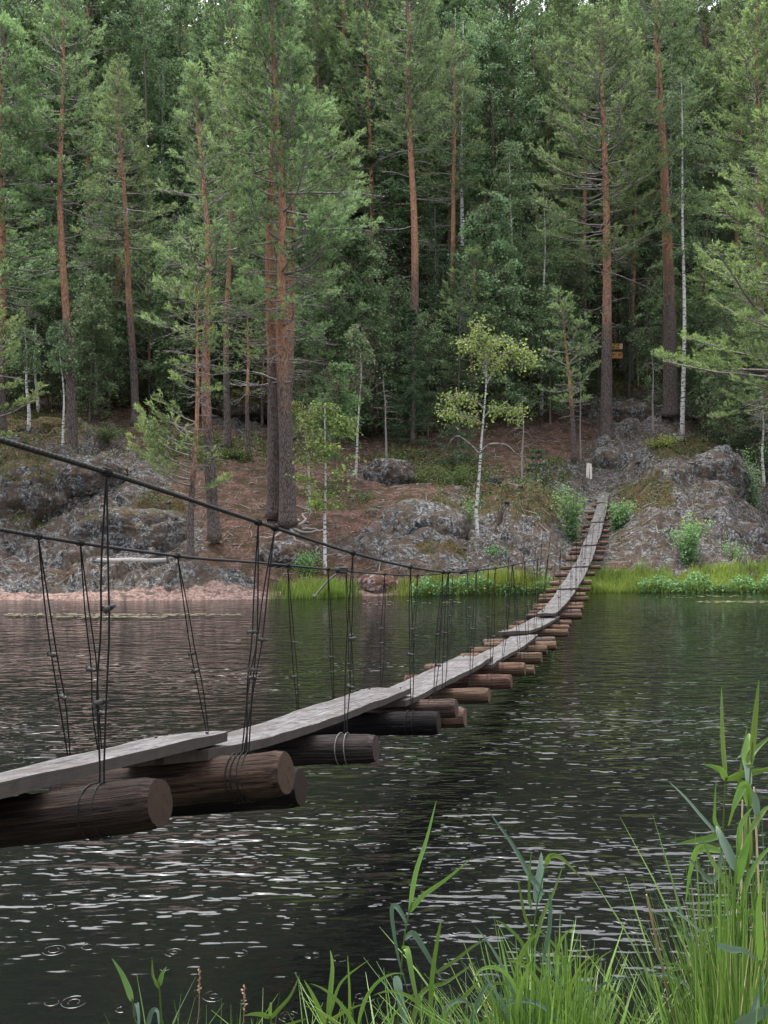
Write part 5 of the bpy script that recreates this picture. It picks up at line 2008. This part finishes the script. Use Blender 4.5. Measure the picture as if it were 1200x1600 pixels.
reed('reed with one broad leaf leaning left at the bottom left', [(216, 1630), (210, 1590), (206, 1560)],
     [([(207, 1565), (195, 1550), (180, 1535), (160, 1520)], G, 1.3), ([(210, 1590), (216, 1560), (224, 1570), (228, 1600)], B_, 1.0), ([(230, 1610), (240, 1575), (252, 1570), (256, 1600)], B_, 1.0)], 3.3, 8, .62)
reed('small forked reed right of the bottom left reeds', [(424, 1625), (422, 1590)],
     [([(422, 1592), (435, 1575), (455, 1550), (470, 1515)], G, .9), ([(422, 1590), (410, 1575), (398, 1565), (388, 1558)], G, .9), ([(423, 1600), (440, 1595), (465, 1580), (485, 1566)], G, .7), ([(422, 1590), (424, 1570), (427, 1550), (428, 1540)], G, .7)], 3.2, 9, .6)
reed('slender forked reed left of the tall reed, at the bottom', [(510, 1625), (512, 1590)],
     [([(510, 1600), (520, 1570), (535, 1530), (578, 1495)], G, .7), ([(512, 1590), (516, 1550), (518, 1520), (514, 1500)], G, 1.1), ([(510, 1600), (500, 1570), (490, 1540), (478, 1512)], G, 1.1), ([(545, 1600), (546, 1550), (545, 1510), (544, 1478)], G, .6), ([(512, 1595), (525, 1580), (545, 1560), (575, 1540)], G, .8)], 3.2, 10, .6)

def auto_reed(px, py, D, seed, label, group, tint=.75):
    rng = random.Random(seed)
    m = D / F
    base = np.array([(px - 600) * m, D, 0.0])
    H = EYE + (800 - py) * m
    t = tag(thing('reed_plant', label, 'reed', tuple(base)), None, None, group)
    lx, ly = rng.uniform(-.10, .12), rng.uniform(-.05, .05)
    at = lambda f: np.array([lx * f ** 1.6, ly * f, H * .80 * f])
    mb = MB()
    mb.tube([at(f) - (0, 0, .05 if f == 0 else 0) for f in np.linspace(0, 1, 10)], np.linspace(.0040, .0018, 10), 6, tint=tint * .6)
    mb.obj('stalk', M['reed'], t)
    n = rng.randint(6, 8)
    for k in range(n):
        f = .38 + .62 * k / (n - 1)
        a = rng.uniform(-.5, .5) + (0 if k % 2 else math.pi)
        L = rng.uniform(.17, .32) * (1.1 if k < n - 1 else .8)
        e = rng.uniform(.85, 1.3) if k < n - 1 else 1.45
        bend = rng.choice((.05, .12, .2, .38))
        cur = at(f)
        pts = [cur]
        for q in range(8):
            e -= bend * (.4 + q * .18)
            cur = cur + np.array([math.cos(a) * math.cos(e), math.sin(a) * .5 * math.cos(e), math.sin(e)]) * L / 8
            pts.append(cur)
        mb = MB()
        ribbon(mb, spline(pts, 14), rng.uniform(.011, .017), tint + rng.uniform(-.3, .2), roll_=rng.uniform(-.9, .9))
        mb.obj('leaf', M['reedblue' if rng.random() < .18 else 'reed'], t)


rr = random.Random(12)
for k in range(12):
    auto_reed(rr.uniform(815, 915), rr.uniform(1425, 1500), rr.uniform(2.85, 3.25), 50 + k, 'leafy bright green reed standing in the middle grass clump', 'leafy reeds of the middle grass clump')
for k in range(9):
    auto_reed(rr.uniform(1105, 1215), rr.uniform(1260, 1420), rr.uniform(2.7, 3.1), 80 + k, 'leafy green reed in the dense grass of the lower right corner', 'leafy reeds of the lower right corner', .6)
for k in range(4):
    auto_reed(rr.uniform(600, 760), rr.uniform(1520, 1560), rr.uniform(2.9, 3.2), 110 + k, 'short leafy reed at the bottom between the tall reed and the middle grass clump', 'short leafy reeds at the bottom')

# dry stalks
for k, (label, pts, r, mt, D) in enumerate((
        ('single dry brown reed stalk leaning in front of the dark water', [(1058, 1640), (1045, 1560), (1028, 1480), (1010, 1398)], .0052, 'dry', 3.0),
        ('pale dry stalk standing among the right edge reeds', [(1160, 1600), (1158, 1450), (1160, 1250)], .004, 'drypale', 3.0),
        ('second pale dry stalk, close to the frame edge among the reeds', [(1190, 1600), (1186, 1400), (1178, 1230)], .004, 'drypale', 2.95),
        ('dry stalk left of the reeds at the right edge', [(1118, 1600), (1118, 1450), (1116, 1340)], .0035, 'drypale', 3.1))):
    b = img(*pts[0], D)
    mb = MB()
    pp = np.vstack([[[b[0], D, -.1]], [img(x, y, D) for x, y in pts]])
    base = np.array([b[0], D, 0])
    cv = spline(pp - base, 22)
    rad = np.linspace(r, r * .6, 22) * (1 + .25 * (np.arange(22) % 6 == 0))
    mb.tube(cv, rad, 6)
    o = mb.obj('dry_stalk', M[mt])
    o.location = base
    tag(o, label, 'dry stalk')

# seed heads
for k, (px, pt_, D) in enumerate(((382, 1542, 3.2), (312, 1518, 3.2))):
    b = img(px - 6, 1640, D)
    top = img(px, pt_, D)
    mb = MB()
    base = np.array([b[0], D, 0])
    cv = spline(np.array([[b[0], D, -.1], b, (b + top) / 2 + [.004, 0, 0], top]) - base, 14)
    mb.tube(cv, .0013, 5)
    rs = np.random.RandomState(k)
    e = np.linspace(0, 1, 26)
    pos = cv[-1] - np.array([.003, 0, .085]) * (1 - e[:, None])
    leaves(mb, pos + rs.normal(size=(26, 3)) * .002, .009, rs, rs.rand(26), -.8)
    o = mb.obj('grass_seed_head', M['dry'])
    o.location = base
    tag(o, ('brown seed head standing between the bottom left reeds and the forked reed', 'thin seed head right of the small bottom left reed', 'thin brown seed head left of the middle grass clump', 'fine brown seed head at the edge of the middle grass clump')[k], 'grass stem', None)


def clump(label, spans, seed, mat='reed', w=.0088):
    rs = np.random.RandomState(seed)
    mb = MB()
    for (pa, pb, top, spread, n, D0, D1, ww, lean, tn) in spans:
        k = n
        px = rs.uniform(pa, pb, k)
        D = rs.uniform(D0, D1, k)
        X = (px - 600) / F * D
        z0 = np.where(D < 2.75, .12, 0.0)
        tz = EYE + (800 - (top + np.abs(rs.normal(size=k)) * spread)) * D / F
        hh = np.clip(tz - z0, .15, 2)
        blades(mb, np.stack([X, D, z0 - .03], -1), hh, lean, rs, w * ww, tn + rs.normal(size=k) * .22, .25, 6)
    return tag(mb.obj('bank_grass', M[mat], None, False), label, 'grass', kind='stuff')


clump('bright clump of fine grass in the lower middle of the near bank', [
    (815, 910, 1425, 60, 130, 2.9, 3.25, 2.4, .24, .75), (800, 925, 1470, 60, 190, 2.7, 3.2, 1.6, .30, .60), (690, 960, 1540, 45, 260, 2.6, 3.1, 1.2, .42, .55), (980, 1010, 1510, 50, 22, 2.7, 3.1, 1.4, .35, .55),
    (600, 720, 1545, 40, 90, 2.7, 3.1, 1.8, .45, .60), (780, 960, 1520, 40, 260, 2.7, 3.0, .8, .4, .3)], 1)
clump('tall dense grass under the reeds in the lower right corner', [
    (1105, 1230, 1330, 90, 190, 2.5, 3.1, 1.5, .18, .60), (1085, 1230, 1430, 60, 290, 2.4, 3.0, 1.2, .26, .72), (1075, 1230, 1510, 50, 300, 2.3, 2.9, .9, .45, .5), (1110, 1230, 1260, 70, 60, 2.7, 3.1, 2.4, .18, .45), (1090, 1230, 1450, 60, 220, 2.6, 3.0, .8, .25, .25)], 2)
clump('thin scattered grass blades along the bottom left of the near bank', [
    (150, 620, 1575, 18, 110, 3.0, 3.4, 1.0, .5, .6), (230, 380, 1545, 25, 26, 3.0, 3.4, .9, .4, .6), (480, 600, 1560, 30, 60, 3.0, 3.3, 1.2, .5, .6)], 3)
clump('dry straw-coloured blades mixed into the near grass', [
    (690, 940, 1510, 60, 26, 2.8, 3.1, .6, .35, .35), (1105, 1230, 1380, 90, 80, 2.5, 3.0, .7, .16, .35)], 4, 'drypale')
